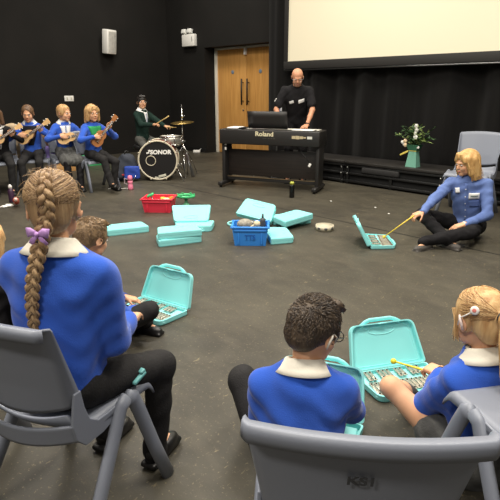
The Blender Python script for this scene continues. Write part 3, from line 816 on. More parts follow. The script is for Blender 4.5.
# ---- digital piano
pf = mat('piano_black', (38,36,35), .45); pb = mat('piano_wood_black', (44,36,32), .5, var=(33,28,25), vscale=6, vstretch=(.4,6,6))
logo = mat('cream_print', (225,215,180), .5)
def piano():
    a = V((-.45,7.50,0)); b = V((.945,6.93,0)); c = (a+b)/2; L_ = (b-a).length; rz = math.atan2((b-a).y,(b-a).x)
    t = thing('digital_piano', 'black digital piano seen from behind on its wheeled stand', 'digital piano', c, rz)
    W = L_; zt = .845
    MB().box((0,.20,zt-.105),(W,.40,.21), bev=.012).build('body', pf, t)
    MB().box((0,.29,zt+.002),(W-.14,.17,.010), bev=.003).build('keyboard', mat('ivory_keys',(225,222,210),.3), t)
    for s in (-1, 1):
        MB().box((s*(W/2-.035),.19,.36),(.05,.26,.57), bev=.006).build('side_panel', pf, t)
        f = MB().box((s*(W/2-.035),.17,.055),(.07,.50,.05), bev=.008).build('foot', pf, t)
        for y in (-.05,.38):
            w_ = MB().lathe([(.0,-.014),(.026,-.014),(.026,.014),(0,.014)], (s*(W/2-.035),y,.026), 16, rot=(0,R(90),0)); w_.box((s*(W/2-.035),y+.0,.045),(.05,.03,.02)); w_.build('caster', steel if False else blk_gl, f)
    MB().box((0,.20,.35),(W-.12,.018,.39), bev=.003).build('back_panel', pb, t)
    MB().box((0,.16,.115),(W-.12,.05,.05), bev=.004).build('lower_rail', pf, t)
    MB().box((0,.13,.143),(W-.13,.010,.006)).build('metal_trim', mat('warm_trim',(150,130,100),.4,metal=.5), t)
    MB().grid(lambda u, v: (-.36+u*.60-(v*.0), .17-.05*v+.0, zt+.012+.24*v), 6, 4).build('music_rest', pf, t, solid=.008)
    Mx = Matrix.Translation((-.05,-.003,zt-.055))@Matrix.Rotation(R(90),4,'X')
    text_mesh('brand_lettering', 'Roland', .088, logo, t, Mx, .0015, .0022, sx=1.12)
    mb = MB(); random.seed(3); x = .36
    for w_, h_ in ((.05,.04),(.055,.045),(.05,.035),(.035,.02)): mb.box((x+w_/2,-.004,zt-.085),(w_,.004,h_)); x += w_+.004
    mb.build('paper_sticker', mat('sticker_tan',(190,175,140),.7), t)
    MB().box((.615,-.004,zt-.085),(.07,.004,.035)).build('paper_sticker', mat('sticker_white',(215,215,205),.7), t)
    for x in (-.06,-.03,.02,.06,.10): MB().box((x,-.003,zt-.112),(.014,.004,.006)).build('tiny_label', mat('faint_print',(120,116,105),.7), t)
    for z in (.56,.63): MB().box((-W/2+.075,.055,z),(.025,.02,.04), bev=.003).build('socket_plate', wht, t)
    MB().loft([(.42,.06,.62),(.50,.03,.55),(.60,.03,.44),(.615,.03,.40)], .004, 6).build('hanging_cable', blk_gl, t)
    MB().box((.62,.03,.385),(.035,.012,.05), rot=(0,R(30),0), bev=.002).build('hanging_tag', wht, t)
    for x in (-.28,.0,.28,.5): MB().lathe([(0,0),(.007,0),(.007,.004),(0,.005)], (x,.19,.155), 8, rot=(R(90),0,0)).build('screw', steel, t)
    return t, Matrix.Translation(c)@Matrix.Rotation(rz,4,'Z')
PT, PM = piano()
o = MB().box((0,0,.009),(.17,.26,.018), bev=.004).build('score_book', white_cloth); o.matrix_world = PM@Matrix.Translation((-.55,.14,.853)); tag(o, 'white music book lying at the left end of the digital piano', 'book')
o = MB().box((0,0,.008),(.06,.22,.016), bev=.004).build('notebook', blk); o.matrix_world = PM@Matrix.Translation((-.43,.15,.853)); tag(o, 'dark notebook beside the white music book on the digital piano', 'notebook')
o = MB().box((0,0,.004),(.30,.20,.006), bev=.001).build('sheet_music', white_cloth); o.matrix_world = PM@Matrix.Translation((.50,.11,.851)); tag(o, 'white sheets of music under the standing man’s hand on the piano', 'paper')
# ---- sanitiser stand
t = thing('sanitiser_stand', 'slim dark stand with a white and blue pump bottle between doors and man', 'dispenser', (.44,8.35,0), R(-30))
MB().lathe([(.0,0),(.15,0),(.15,.012),(.02,.02),(0,.02)], n=24).build('base', blk, t)
MB().loft([(0,0,.015),(0,0,.98)], [.014,.014], 10).build('pole', steel, t)
MB().lathe([(0,.98),(.040,.98),(.042,1.0),(.042,1.12),(.030,1.14),(0,1.14)], n=20).build('bottle', mat('blue_label',(60,96,180),.5), t)
MB().lathe([(.0,1.14),(.034,1.14),(.034,1.20),(.02,1.22),(0,1.22)], n=16).box((0,-.03,1.22),(.03,.10,.03), bev=.008).build('pump', wht, t)
MB().box((0,.05,1.16),(.11,.012,.20), bev=.004).build('backplate', wht, t)

# ---- drum kit pieces
red_lac = mat('red_lacquer', (120,38,28), .3, coat=.3); hoop = mat('cream_hoop', (214,204,180), .4)
dh_black = mat('black_drumhead', (22,20,21), .45); dh_white = mat('white_drumhead', (225,222,212), .5)
brass = mat('cymbal_bronze', (168,140,78), .3, metal=.9)
DL = V((-1.46,7.98,0)); DZ = R(4)
t = thing('bass_drum', 'red bass drum with black front head facing the room', 'bass drum', DL, DZ)
Ry = Matrix.Rotation(R(90),4,'X')   # axis along -y (front)
r = .305; zc = .325
def drum_axis(mb, prof, n=48): return mb.lathe(prof, (0,0,zc), n, rot=(R(90),0,0), cap=False)
drum_axis(MB(), [(r-.012,-.38),(r-.006,-.38),(r-.006,.0),(r-.012,.0)]).build('shell', red_lac, t)
for y in (0,-.38):
    h_ = MB(); drum_axis(h_, [(r-.018,y-.012),(r+.008,y-.012),(r+.010,y+.012),(r-.014,y+.016),(r-.018,y-.012)]); h_.build('hoop', hoop, t)
hd = MB().lathe([(0,0),(r-.014,0)], (0,-.006,zc), 48, rot=(R(90),0,0), cap=False).build('front_head', dh_black, t)
MB().lathe([(0,0),(r-.014,0)], (0,.385,zc), 48, rot=(R(90),0,0), cap=False).build('rear_head', dh_white, t)
pr_ = MB().loft([( -.11+.075*math.cos(a),-.010,zc-.005+.075*math.sin(a)) for a in [2*PI*i/36 for i in range(36)]], .006, 8, closed=True, cap=False).build('port_ring', hoop, hd)
text_mesh('brand_lettering', 'SONOR', .088, wht, hd, Matrix.Translation((.048,-.009,zc+.125))@Matrix.Rotation(R(90),4,'X'), .001, .0045, shear=.1, sx=1.05, space=1.02)
lg = MB(); lg.box((-.125,-.009,zc+.150),(.035,.003,.028), rot=(0,R(-12),0)).box((-.150,-.009,zc+.118),(.045,.003,.022), rot=(0,R(-12),0)).build('brand_emblem', wht, hd)
MB().box((.06,-.009,zc-.245),(.12,.003,.038), rot=(0,R(-14),0), bev=.001).box((-.03,-.009,zc-.272),(.06,.003,.025), rot=(0,R(8),0)).build('sticker', mat('pale_sticker',(200,198,180),.6), hd)
for i in range(8):
    a = 2*PI*(i+.5)/8; lx, lz = (r+.006)*math.cos(a), (r+.006)*math.sin(a)
    g = MB(); g.box((lx,.19,zc+lz),(.022,.05,.022), bev=.004).loft([(lx,.0,zc+lz),(lx,.38,zc+lz)],[.0035,.0035],6).build('lug', chrome, t)
    MB().box((lx*1.02,-.012,zc+lz*1.02),(.02,.02,.02), bev=.004).build('claw', hoop, t)
for s in (-1,1):
    MB().loft([(s*(r-.02),.03,.20),(s*(r+.10),-.10,.012)],[.009,.007],8).ell((s*(r+.10),-.10,.012),(.013,.013,.012)).build('spur', chrome, t)
def snare(loc, label):
    t = thing('snare_drum', label, 'drum', loc, R(-20))
    MB().lathe([(.172,0),(.178,.004),(.178,.125),(.172,.13)], (0,0,.50), 40, cap=False).build('shell', mat('silver_shell',(190,186,176),.3,metal=.7), t)
    MB().lathe([(0,.131),(.176,.131)], (0,0,.50), 40, cap=False).build('batter_head', dh_white, t)
    for z in (.0,.13): MB().loft([(.182*math.cos(a),.182*math.sin(a),.50+z) for a in [2*PI*i/40 for i in range(40)]], (.009), 8, closed=True, cap=False).build('hoop', chrome, t)
    for i in range(8):
        a = 2*PI*i/8; MB().box((.188*math.cos(a),.188*math.sin(a),.565),(.02,.02,.05), rot=(0,0,a), bev=.004).loft([(.19*math.cos(a),.19*math.sin(a),.51),(.19*math.cos(a),.19*math.sin(a),.62)],[.003,.003],6).build('lug', chrome, t)
    MB().loft([(0,0,.22),(0,0,.46)],[.012,.012],8).build('stand_pole', chrome, t)
    for i in range(3):
        a = 2*PI*i/3+.4
        MB().loft([(0,0,.28),(.23*math.cos(a),.23*math.sin(a),.01)],[.008,.007],8).build('stand_leg', chrome, t)
        MB().loft([(0,0,.44),(.165*math.cos(a),.165*math.sin(a),.485)],[.007,.007],8).build('basket_arm', chrome, t)
snare((-1.30,8.42,.035), 'silver snare drum on a stand behind the bass drum')
def cymbal_stand():
    t = thing('cymbal_stand', 'chrome stand with a bronze cymbal at the right of the drums', 'cymbal stand', (-1.12,8.50,0), R(12))
    MB().loft([(0,0,.12),(0,0,.55)],[.013,.013],10).loft([(0,0,.50),(0,0,1.16)],[.009,.008],10).build('pole', chrome, t)
    for z in (.55,.95): MB().lathe([(.0,0),(.020,0),(.020,.05),(0,.05)], (0,0,z), 12).box((.028,0,z+.025),(.03,.012,.016), bev=.003).build('clamp', chrome, t)
    for i in range(3):
        a = 2*PI*i/3+.5; c_, s_ = math.cos(a), math.sin(a)
        l_ = MB(); l_.loft([(0,0,.50),(.14*c_,.14*s_,.30),(.27*c_,.27*s_,.012)],[.009,.009,.009],8).loft([(0,0,.18),(.17*c_,.17*s_,.22)],[.006,.006],6).ell((.27*c_,.27*s_,.012),(.014,.014,.012)); l_.build('leg', chrome, t)
    MB().lathe([(0,.022),(.022,.020),(.032,.008),(.10,.004),(.19,-.006),(.191,-.008),(.10,.001),(0,.004)], (0,0,.88), 44, rot=(R(4),R(-4),0), cap=False).build('cymbal', brass, t)
    MB().lathe([(0,0),(.016,0),(.016,.02),(.008,.03)], (0,0,.90), 12).build('felt', blk, t)
cymbal_stand()
t = thing('pedal_frame', 'silver folded stand leg unit right of the bass drum on the floor', 'drum hardware', (-1.0,8.35,0), R(-25))
MB().box((0,0,.20),(.05,.02,.40), rot=(R(8),R(-14),0), bev=.006).build('footboard', steel, t)
MB().loft([(-.05,0,.39),(.06,-.05,.01)],[.007,.007],6).loft([(-.05,0,.39),(-.10,.08,.01)],[.007,.007],6).build('strut', steel, t)
t = thing('drum_throne', 'round black drum stool under the boy in the dark blazer', 'stool', (-1.86,8.80,0), 0)
MB().lathe([(0,0),(.15,0),(.165,.02),(.165,.06),(.14,.08),(0,.085)], (0,0,.41), 28).build('seat', blk, t)
MB().loft([(0,0,.15),(0,0,.42)],[.016,.016],10).build('pole', chrome, t)
for i in range(3):
    a = 2*PI*i/3; MB().loft([(0,0,.30),(.24*math.cos(a),.24*math.sin(a),.01)],[.010,.009],8).build('leg', chrome, t)
# backpack left of the drums
t = thing('backpack', 'slumped grey school bag with blue and red panels left of the bass drum', 'bag', (-1.98,8.02,0), R(20))
Blob().ell((0,0,.20),(.19,.13,.19),k=.04).ell((.03,0,.33),(.12,.10,.10),k=.05).ell((-.10,-.02,.10),(.13,.12,.10),k=.05).mesh('bag_body', .012, mat('grey_nylon',(50,55,66),.8,bump=.5,bscale=18), t, wob=.012, wfreq=22)
Blob().rbox((.07,-.13,.14),(.10,.02,.08),rr=.02).mesh('pocket', .01, mat('blue_nylon',(38,72,170),.7), t, wob=.006, wfreq=30)
MB().box((-.06,-.135,.11),(.09,.02,.03), bev=.006).build('red_trim', mat('red_nylon',(170,40,40),.7), t)
MB().loft([(-.02,-.05,.42),(.0,-.02,.47),(.05,.0,.46),(.07,0,.41)], .008, 6).build('grab_loop', blk, t)

# ---- flowers on the stage
leafm = [mat('leaf_dark',(58,88,48),.6), mat('leaf_light',(120,138,76),.6)]
def flowers():
    t = thing('flower_arrangement', 'white flowers and green leaves in a teal paper vase on the stage', 'flowers', room(6.95,-.94,.35), R(-45)); t.scale = (.93,)*3
    v = MB(); v.loft([(0,0,0),(0,0,.20)],[.13,.13],4)
    def fr(w0, w1, z0, z1): return [(s*w,t_*w*.8,z) for w, z in ((w0,z0),(w1,z1)) for s, t_ in ((-1,-1),(1,-1),(1,1),(-1,1))]
    v = MB(); vs = fr(.088,.058,0,.235); v.add(vs, [(0,1,2,3),(0,1,5,4),(1,2,6,5),(2,3,7,6),(3,0,4,7),(4,5,6,7)]); v.build('paper_vase', mat('teal_paper',(112,168,148),.6), t)
    v = MB(); vs = fr(.062,.095,.235,.33); v.add(vs, [(0,1,5,4),(1,2,6,5),(2,3,7,6),(3,0,4,7)]); v.build('paper_ruff', mat('green_tissue',(50,104,76),.7), t, solid=.004)
    rb = MB(); rb.box((0,0,.245),(.130,.108,.022), bev=.004).box((-.13,-.06,.20),(.14,.012,.026), rot=(0,R(-28),0), bev=.004).build('ribbon', mat('yellow_ribbon',(222,202,96),.5), t)
    rnd = random.Random(5)
    for q in range(30):
        a = rnd.uniform(0,2*PI); sp = rnd.uniform(.04,.27); hh = rnd.uniform(.36,.62)-sp*.25
        tip = V((sp*math.cos(a)*1.15, sp*math.sin(a)*.7, hh+.03)); b0 = V((0,0,.26)); md = (b0+tip)/2+V((0,0,.05))
        st = MB(); st.loft([b0, md, tip], [.003,.0025,.0015], 5)
        sto = st.build('stem', leafm[0], t)
        lf = MB()
        for k in range(7):
            u = .35+.65*k/6; p = b0.lerp(md, min(u*2,1)) if u < .5 else md.lerp(tip, u*2-1)
            d = V((rnd.uniform(-1,1),rnd.uniform(-1,1),rnd.uniform(-.3,.8))).normalized(); w = d.cross(V((0,0,1))).normalized(); L_ = rnd.uniform(.06,.10); nn = d.cross(w)
            W_ = .021; pts = [p, p+d*L_*.35+w*W_+nn*.004, p+d*L_, p+d*L_*.35-w*W_+nn*.004, p+d*L_*.5-nn*.004]
            lf.add(pts, [(0,1,4),(1,2,4),(2,3,4),(3,0,4)])
        lf.build('leaves', leafm[q % 2], sto)
    wf = mat('white_petal',(238,236,228),.5); pf_ = mat('peach_petal',(222,198,160),.5)
    for (x,y,z,r_,m_) in ((.02,-.03,.60,.036,wf),(.035,-.04,.55,.034,wf),(.015,-.04,.50,.030,wf),(.03,-.05,.45,.036,wf),(-.13,-.05,.38,.032,pf_),(-.18,-.04,.36,.026,wf),(-.12,-.05,.32,.03,pf_),(.09,-.06,.30,.022,wf),(-.15,-.03,.33,.028,wf)):
        f = MB()
        for k in range(6):
            a = k*PI/3; f.ell((x+.5*r_*math.cos(a),y-.2*r_,z+.5*r_*math.sin(a)),(r_*.55,r_*.3,r_*.55), n=8, m=6)
        f.ell((x,y-.4*r_,z),(r_*.4,)*3, n=8, m=6); f.build('bloom', m_, t)
flowers()

# ---- tubs, cases and instruments on the floor
def tub(name, label, cat, loc, rz, w, d, h, m, txt=None):
    t = thing(name, label, cat, loc, rz)
    def wall(b, z0, z1, s0, s1, th):
        pass
    b = MB(); s = .86
    def ring(k, z, inset=0): return [((w/2*k-inset)*sx_, (d/2*k-inset)*sy_, z) for sx_, sy_ in ((-1,-1),(1,-1),(1,1),(-1,1))]
    vs = ring(s,0)+ring(1,h)+ring(1,h,.008)+ring(s,.01,.008)
    b.add(vs, [(3,2,1,0)]+[(L_*4+i,L_*4+(i+1)%4,(L_+1)*4+(i+1)%4,(L_+1)*4+i) for L_ in range(3) for i in range(4)]+[(12,13,14,15)])
    b.build('tub_body', m, t)
    rm = MB(); hh = h-.006
    for (c_, dd) in (((0,-d/2,hh),(w+.03,.022,.016)),((0,d/2,hh),(w+.03,.022,.016)),((-w/2,0,hh),(.022,d+.03,.016)),((w/2,0,hh),(.022,d+.03,.016))): rm.box(c_, dd, bev=.004)
    rm.box((0,-d/2-.001,h-.035),(w*.9,.012,.018), bev=.004).build('rim', m, t)
    for x in (-.32,.32):
        g = MB().box((x*w,-d/2*.94-.002,h*.46),(.012,.014,h*.72), rot=(R(-6),0,0), bev=.003).build('rib', m, t)
    if txt: text_mesh('embossed_lettering', txt, h*.32, mat('dark_blue_print',(30,96,180),.5), t, Matrix.Translation((0,-d/2*.94-.002,h*.45))@Matrix.Rotation(R(84),4,'X'), .003, .002)
    return t
red_p = mat('red_plastic',(226,54,76),.4); blue_p = mat('blue_plastic',(58,144,234),.4); green_p = mat('green_plastic',(70,190,120),.4)
tub('storage_tub','red open plastic tub of percussion on the floor before the drums','tub',(-1.09,5.90,0),R(-4),.36,.28,.165, red_p)
yl = mat('orange_yellow_plastic',(238,176,60),.5); crm = mat('cream_wood',(232,212,170),.6)
def shaker(label, loc, rot, head_m, hr, ln):
    t = thing('hand_shaker', label, 'percussion instrument', loc); t.rotation_euler = rot
    MB().lathe([(0,0),(.008,.001),(.010,ln*.5),(.008,ln)], n=10).build('handle', steel, t)
    MB().box((0,0,ln+.012),(hr*2,hr*1.4,.026), bev=.009).build('shaker_head', head_m, t)
shaker('green-headed shaker leaning out of the red tub at its left', (-1.12,5.93,.02), (R(8),R(-24),0), green_p, .042, .17)
for i, (x,y,z,rx,ry,rz_,m_,lb) in enumerate(((-1.03,5.90,.135,20,10,30,yl,'orange castanet block on top of the red tub, nearest its middle'),(-.95,5.95,.135,-15,20,70,yl,'orange castanet block at the right end of the red tub'),(-1.0,5.84,.130,30,0,-20,crm,'cream wooden clapper lying across the front of the red tub'))):
    t = thing('clapper', lb, 'percussion instrument', (x,y,z)); t.rotation_euler = (R(rx),R(ry),R(rz_))
    MB().lathe([(0,0),(.045,.0),(.05,.008),(.03,.016),(0,.018)], n=18).box((.05,0,.008),(.07,.02,.012), bev=.004).build('clapper_top', m_, t)
    MB().lathe([(0,-.003),(.045,-.003),(.05,-.011),(.03,-.019),(0,-.021)], n=18).build('clapper_base', m_, t)
for i in range(2):
    o = MB().box((0,0,0),(.13,.11,.05), bev=.02).build('percussion_bag', mat('cloth_salmon',(214,120,96),.8)); o.location = (-1.12+.12*i,5.90+.02*i,.06); tag(o, ('salmon cloth pouch at the left inside the red tub','salmon cloth pouch at the right inside the red tub')[i], 'pouch')
o = MB().box((0,0,0),(.10,.003,.045), bev=.001).build('paper_label', wht); o.location = (-1.0,5.775,.105); o.rotation_euler = (R(-6),0,0); o.parent = None
tag(o, 'white paper label on the front of the red tub', 'label')
# green jingle instrument
t = thing('jingle_drum', 'green round-topped jingle instrument standing right of the red tub', 'percussion instrument', (-.80,6.15,0))
MB().lathe([(0,0),(.045,0),(.04,.02),(.022,.04),(.018,.10),(0,.10)], n=18).build('stem', mat('mint_plastic',(120,214,160),.4), t)
MB().loft([(.10*math.cos(a),.085*math.sin(a),.125) for a in [2*PI*i/30 for i in range(30)]], .018, 8, closed=True, cap=False).build('rim', green_p, t)
MB().lathe([(0,.11),(.09,.11),(.09,.118),(0,.118)], n=24).build('skin', mat('dark_green',(30,70,52),.6), t)
for i in range(6):
    a = 2*PI*i/6; MB().lathe([(0,0),(.016,0),(.016,.004),(0,.004)], (.10*math.cos(a),.085*math.sin(a),.148), 10).build('jingle', green_p, t)
GRP = 'closed turquoise glockenspiel cases on the floor'
closed_case('turquoise closed case lying alone left of the others, nearest the braided girl', (-1.27,4.96,0), (0,0,R(24)))
closed_case('turquoise closed case propped up on its long edge just right of the red tub', (-.625,5.20,.085), (R(-36),0,R(184)))
closed_case('turquoise closed case lying flat directly behind the stacked pair', (-.58,5.03,0), (0,0,R(184)))
closed_case('lower turquoise case of the crossed pair in the middle of the floor', (-.70,4.60,0), (0,0,R(24)))
closed_case('upper turquoise case lying crosswise on top of the crossed pair', (-.69,4.61,.066), (0,R(0),R(19)))
tub('storage_tub','bright blue open tub of percussion in the middle of the floor','tub',(.005,4.56,0),R(-2),.335,.25,.185, blue_p, 'TTS')
# contents of the blue tub
gz = mat('grey_mesh',(168,162,148),.6,var=(130,124,112),vscale=60); dgz = mat('dark_grey_plastic',(78,80,84),.5)
for lb, c_, rr, m_ in (('pale grey rounded maraca on the left in the blue tub',(-.05,4.55,.185),(.075,.06,.05),gz),('small cream egg shaker right of centre in the blue tub',(.065,4.52,.195),(.032,.030,.030),crm),('flat grey drum disc lying at the back of the blue tub',(.0,4.60,.19),(.06,.05,.02),steel)):
    t = thing('shaker', lb, 'percussion instrument', c_, .3)
    MB().ell((0,0,0), rr, n=20, m=12).build('shaker_body', m_, t); MB().loft([(0,0,0),(-.09,.03,-.05)],[.010,.008],8).build('grip', crm, t)
t = thing('hand_bell', 'dark grey hand bell standing at the right end of the blue tub', 'percussion instrument', (.12,4.60,.15), 0)
MB().lathe([(.03,0),(.032,.01),(.026,.05),(.03,.07),(0,.085)], n=18).build('bell', dgz, t); MB().loft([(0,0,.08),(0,0,.12)],[.010,.009],8).build('grip', dgz, t)
t = thing('foam_block', 'white foam block packed low in the blue tub', 'foam', (.0,4.56,.09), .1); MB().box((0,0,0),(.24,.15,.12), bev=.03).build('foam_body', gz, t)

# right group of cases
closed_case('turquoise closed case lying flat just right of the blue tub, nearest the camera', (.29,4.70,0), (0,0,R(-82)))
closed_case('turquoise closed case lying angled behind the nearest right-hand one', (.44,5.18,.058), (R(3),R(-3),R(40)))
closed_case('turquoise closed case mostly hidden beneath the angled one', (.44,5.36,0), (0,0,R(8)))
closed_case('turquoise closed case tilted up with its handle showing, behind the blue tub', (.09,5.32,.118), (R(40),R(8),R(-24)))
t = thing('frame_drum', 'pale turquoise hoop lying behind the left end of the blue tub', 'percussion instrument', (-.13,5.22,.014), 0)
MB().loft([(.11*math.cos(a),.10*math.sin(a),.0) for a in [2*PI*i/30 for i in range(30)]], [(.012,.007)]*30, 8, closed=True, cap=False).build('hoop', case_in, t)
# steel ring / tape
t = thing('tambourine', 'silver-grey round tambourine lying alone right of the cases', 'percussion instrument', (.775,5.02,0))
MB().lathe([(.078,.002),(.092,.002),(.094,.052),(.078,.052),(.078,.002)], n=36, cap=False).build('frame', mat('pale_birch',(206,196,172),.5), t)
MB().lathe([(0,.05),(.085,.05),(.085,.054),(0,.055)], n=36).build('skin', mat('drum_skin',(190,182,160),.5), t)
for i in range(8):
    a = 2*PI*i/8; MB().lathe([(0,0),(.016,0),(.016,.003),(0,.004)], (.092*math.cos(a),.092*math.sin(a),.03), 10, rot=(R(90),0,a+PI/2)).build('jingle', steel, t)
# black bottle
t = thing('drink_bottle', 'slim black drink bottle with a yellow-green cap in front of the piano', 'bottle', (.565,6.66,0))
MB().lathe([(0,0),(.032,0),(.034,.01),(.034,.16),(.026,.18),(0,.18)], n=20).build('bottle_body', blk_gl, t)
MB().lathe([(0,.18),(.028,.18),(.028,.205),(.022,.215),(0,.215)], n=20).build('cap', mat('lime_cap',(186,190,80),.4), t)
t = thing('drink_bottle', 'pink child’s drink bottle on the floor left of the bass drum', 'bottle', (-1.74,7.22,0))
pk = mat('pink_plastic',(232,130,160),.4)
MB().lathe([(0,0),(.034,0),(.038,.02),(.036,.07),(.026,.085),(.034,.10),(.036,.13),(0,.14)], n=20).build('bottle_body', pk, t)
MB().lathe([(0,.14),(.034,.14),(.036,.17),(.028,.205),(0,.21)], n=20).build('lid', pk, t)
MB().loft([(-.03,-.01,.15),(-.07,-.02,.17),(-.08,-.02,.10),(-.04,-.01,.08)], .006, 6).build('carry_strap', mat('lilac_strap',(210,190,200),.6), t)
o = MB().loft([(-.15,0,.006),(-.06,.03,.006),(0,-.02,.006),(.10,.03,.006),(.14,.0,.006)], .005, 6).build('cord', wht); o.location = (-1.93,7.27,0); tag(o, 'thin white cord curled on the floor left of the pink bottle', 'cord')
# left floor clutter
def water_bottle(label, loc, c1, c2, rot=(0,0,0), s=1):
    t = thing('drink_bottle', label, 'bottle', loc); t.rotation_euler = rot
    MB().lathe([(0,0),(.033*s,0),(.036*s,.01),(.036*s,.15*s),(.02*s,.18*s),(0,.18*s)], n=18).build('bottle_body', mat('bottle_a',c1,.4), t)
    MB().lathe([(0,.18*s),(.022*s,.18*s),(.024*s,.21*s),(.012*s,.23*s),(0,.235*s)], n=16).build('cap', mat('bottle_b',c2,.4), t)
water_bottle('dark bottle with a white cap on the floor at the far left', (-3.08,6.36,0), (60,36,60), (230,225,220))
water_bottle('orange-red bottle lying tipped over at the far left of the floor', (-2.93,6.16,.045), (206,84,60), (235,200,190), (R(70),0,R(24)))
water_bottle('clear grey bottle standing by the second girl’s feet', (-2.83,6.75,0), (120,124,126), (60,60,62))
for i, (x, y, rz_, lb) in enumerate(((-2.82,6.42,.3,'crumpled white tissue on the floor by the far left shoes'),(-2.68,6.46,1.2,'second crumpled white tissue, nearer the braided girl’s head'),(-3.02,6.08,.8,'white paper scrap on the floor below the orange-red bottle'))):
    o = Blob().rbox((0,0,.012),(.06,.03,.004),rr=.006).rbox((.04,.02,.016),(.03,.03,.004),rr=.006).mesh('paper_scrap', .006, wht, None, wob=.010, wfreq=60); o.location = (x,y,0); o.rotation_euler = (0,0,rz_); tag(o, lb, 'paper')
# ================================================================== PLACEMENT
from mathutils.bvhtree import BVHTree
def to_local(loc, yaw, w):
    d = V(w)-V(loc); c, s = math.cos(-yaw), math.sin(-yaw)
    return (d.x*c-d.y*s, d.x*s+d.y*c, d.z)
def to_world(loc, yaw, p):
    c, s = math.cos(yaw), math.sin(yaw); return V((loc[0]+p[0]*c-p[1]*s, loc[1]+p[0]*s+p[1]*c, loc[2]+p[2]))
def child(I, nm):
    return [c for c in I['root'].children if c.name.split('.')[0] == nm][0]
def patch(I, on, name, m, shape, nu=12, nv=14, off=.004, th=.003, parent=None):
    """lay a thin cloth piece on the front of a garment; shape(u,v)->(x,z) in torso frame, origin at neck"""
    me = child(I, on).data; bv = BVHTree.FromPolygons([v.co for v in me.vertices], [tuple(p.vertices) for p in me.polygons])
    mb = MB(); last = [.1]
    def f(u, v):
        x, z = shape(u, v); o = I['neck']+I['right']*x+I['up']*z+I['fwd']*.20
        hit = bv.ray_cast(o, -I['fwd'])
        d = (hit[0]-(I['neck']+I['right']*x+I['up']*z)).dot(I['fwd']) if hit[0] is not None else last[0]
        last[0] = d
        return I['neck']+I['right']*x+I['up']*z+I['fwd']*(d+off)
    mb.grid(f, nu, nv); return mb.build(name, m, parent or I['root'], solid=th)
def rect(x0, x1, z0, z1): return lambda u, v: (x0+(x1-x0)*u, z0+(z1-z0)*v)

# chairs in the foreground
GRC = 'blue-grey plastic chairs facing the activity'
cC = make_chair('blue-grey plastic chair in the front centre seen from behind, empty', GRC)
cC.location = (.236,1.0,0); cC.rotation_euler = (0,0,R(-6))
cC_mark = text_mesh('printed_letters', 'KS1', .034, mat('faded_print',(64,66,70),.6), [c for c in cC.children if c.name.startswith('backrest')][0],
    Matrix.Translation((-.005,-.2622,.700))@Matrix.Rotation(R(14.5),4,'X')@Matrix.Rotation(R(90),4,'X'), .0006, .001)
cL = copy_tree(cC, (-.615,1.45,0), R(-25), 'blue-grey plastic chair the girl with the long plait sits on', GRC)
for c in list(cL.children):
    for g in list(c.children): bpy.data.objects.remove(g)
cap_leg = [c for c in cL.children if c.name.startswith('leg')]
MB().ell((.222,-.155,.155),(.024,.030,.024)).build('rubber_cap', foot_m, cL)
cR = copy_tree(cC, (.91,1.33,0), R(14), 'empty blue-grey plastic chair at the right edge, only its seat and legs in view', GRC)
for c in list(cR.children):
    for g in list(c.children): bpy.data.objects.remove(g)
cX = copy_tree(cR, (-1.25,1.68,0), R(-20), 'blue-grey plastic chair at the left edge, only one leg in view', GRC)
cW = copy_tree(cR, (2.54,5.75,0), R(140), 'empty pale blue-grey plastic chair behind the woman in the blue shirt', GRC)
cW.scale = (1.12,1.12,1.12)
GRU = 'blue-grey plastic chairs of the ukulele players'
UK = [(-2.24,7.30,R(228)), (-2.68,7.40,R(214)), (-3.15,7.36,R(192)), (-3.50,7.10,R(204))]
uc = [copy_tree(cR, (x,y,0), a, lb, GRU) for (x,y,a), lb in zip(UK, ('blue-grey chair under the ukulele girl in the green top','blue-grey chair under the ukulele girl in the grey skirt','blue-grey chair under the ukulele girl facing the camera','blue-grey chair under the ukulele girl at the left edge'))]

# foreground left: girl with the plait
gl = (-.58,1.41,0); gy = R(-24)
W = lambda p: to_local(gl, gy, p)
I = person('girl seen from behind on a chair with a long fair plait and blue jumper', loc=gl, yaw=gy, P=dict(CHILD, sh=.138, chest=(.135,.09,.16), head=.96, th=.33), pelvis=(0,-.02,.52), lean=4, twist=15,
    head=(20,8,0), wr=(.05,.25,.60), wl=(-.10,.26,.60), er=(.45,-1,-.9), el=(-.45,-1,-.9), nr=(0,0,-1), nl=(0,0,-1), ar=(.115,.27,.085), al=(-.12,.27,.085), kr=(.1,.3,1), kl=(-.1,.3,1),
    h=.006, wob=.005, hem=-.05, puff=1.5)
def ex(E, Cn, B): pass
hair_blob(I, 'braid', 'plait')
# French plait: over the back of the head, then down the back
pts = []; outs = []; rts = []
Oh = I['HO']+I['Rh']@(V((0,-.015,.034))*I['hs']); rt = I['Rh']@V((1,0,0))
for i in range(12):
    e = R(86-i*10.2); p = scalp(I, .0, e, -.004+.008*min(i/5,1)); pts.append(p); outs.append((p-Oh).normalized()); rts.append(rt)
p0 = pts[-1]; tgt = [p0+V((-.004,-.018,-.05)), p0+V((-.010,-.042,-.11)), p0+V((-.020,-.062,-.18)), p0+V((-.03,-.070,-.26)), p0+V((-.036,-.066,-.34))]
for p in tgt: pts.append(p); outs.append(V((0,-1,.1)).normalized()); rts.append(I['right'])
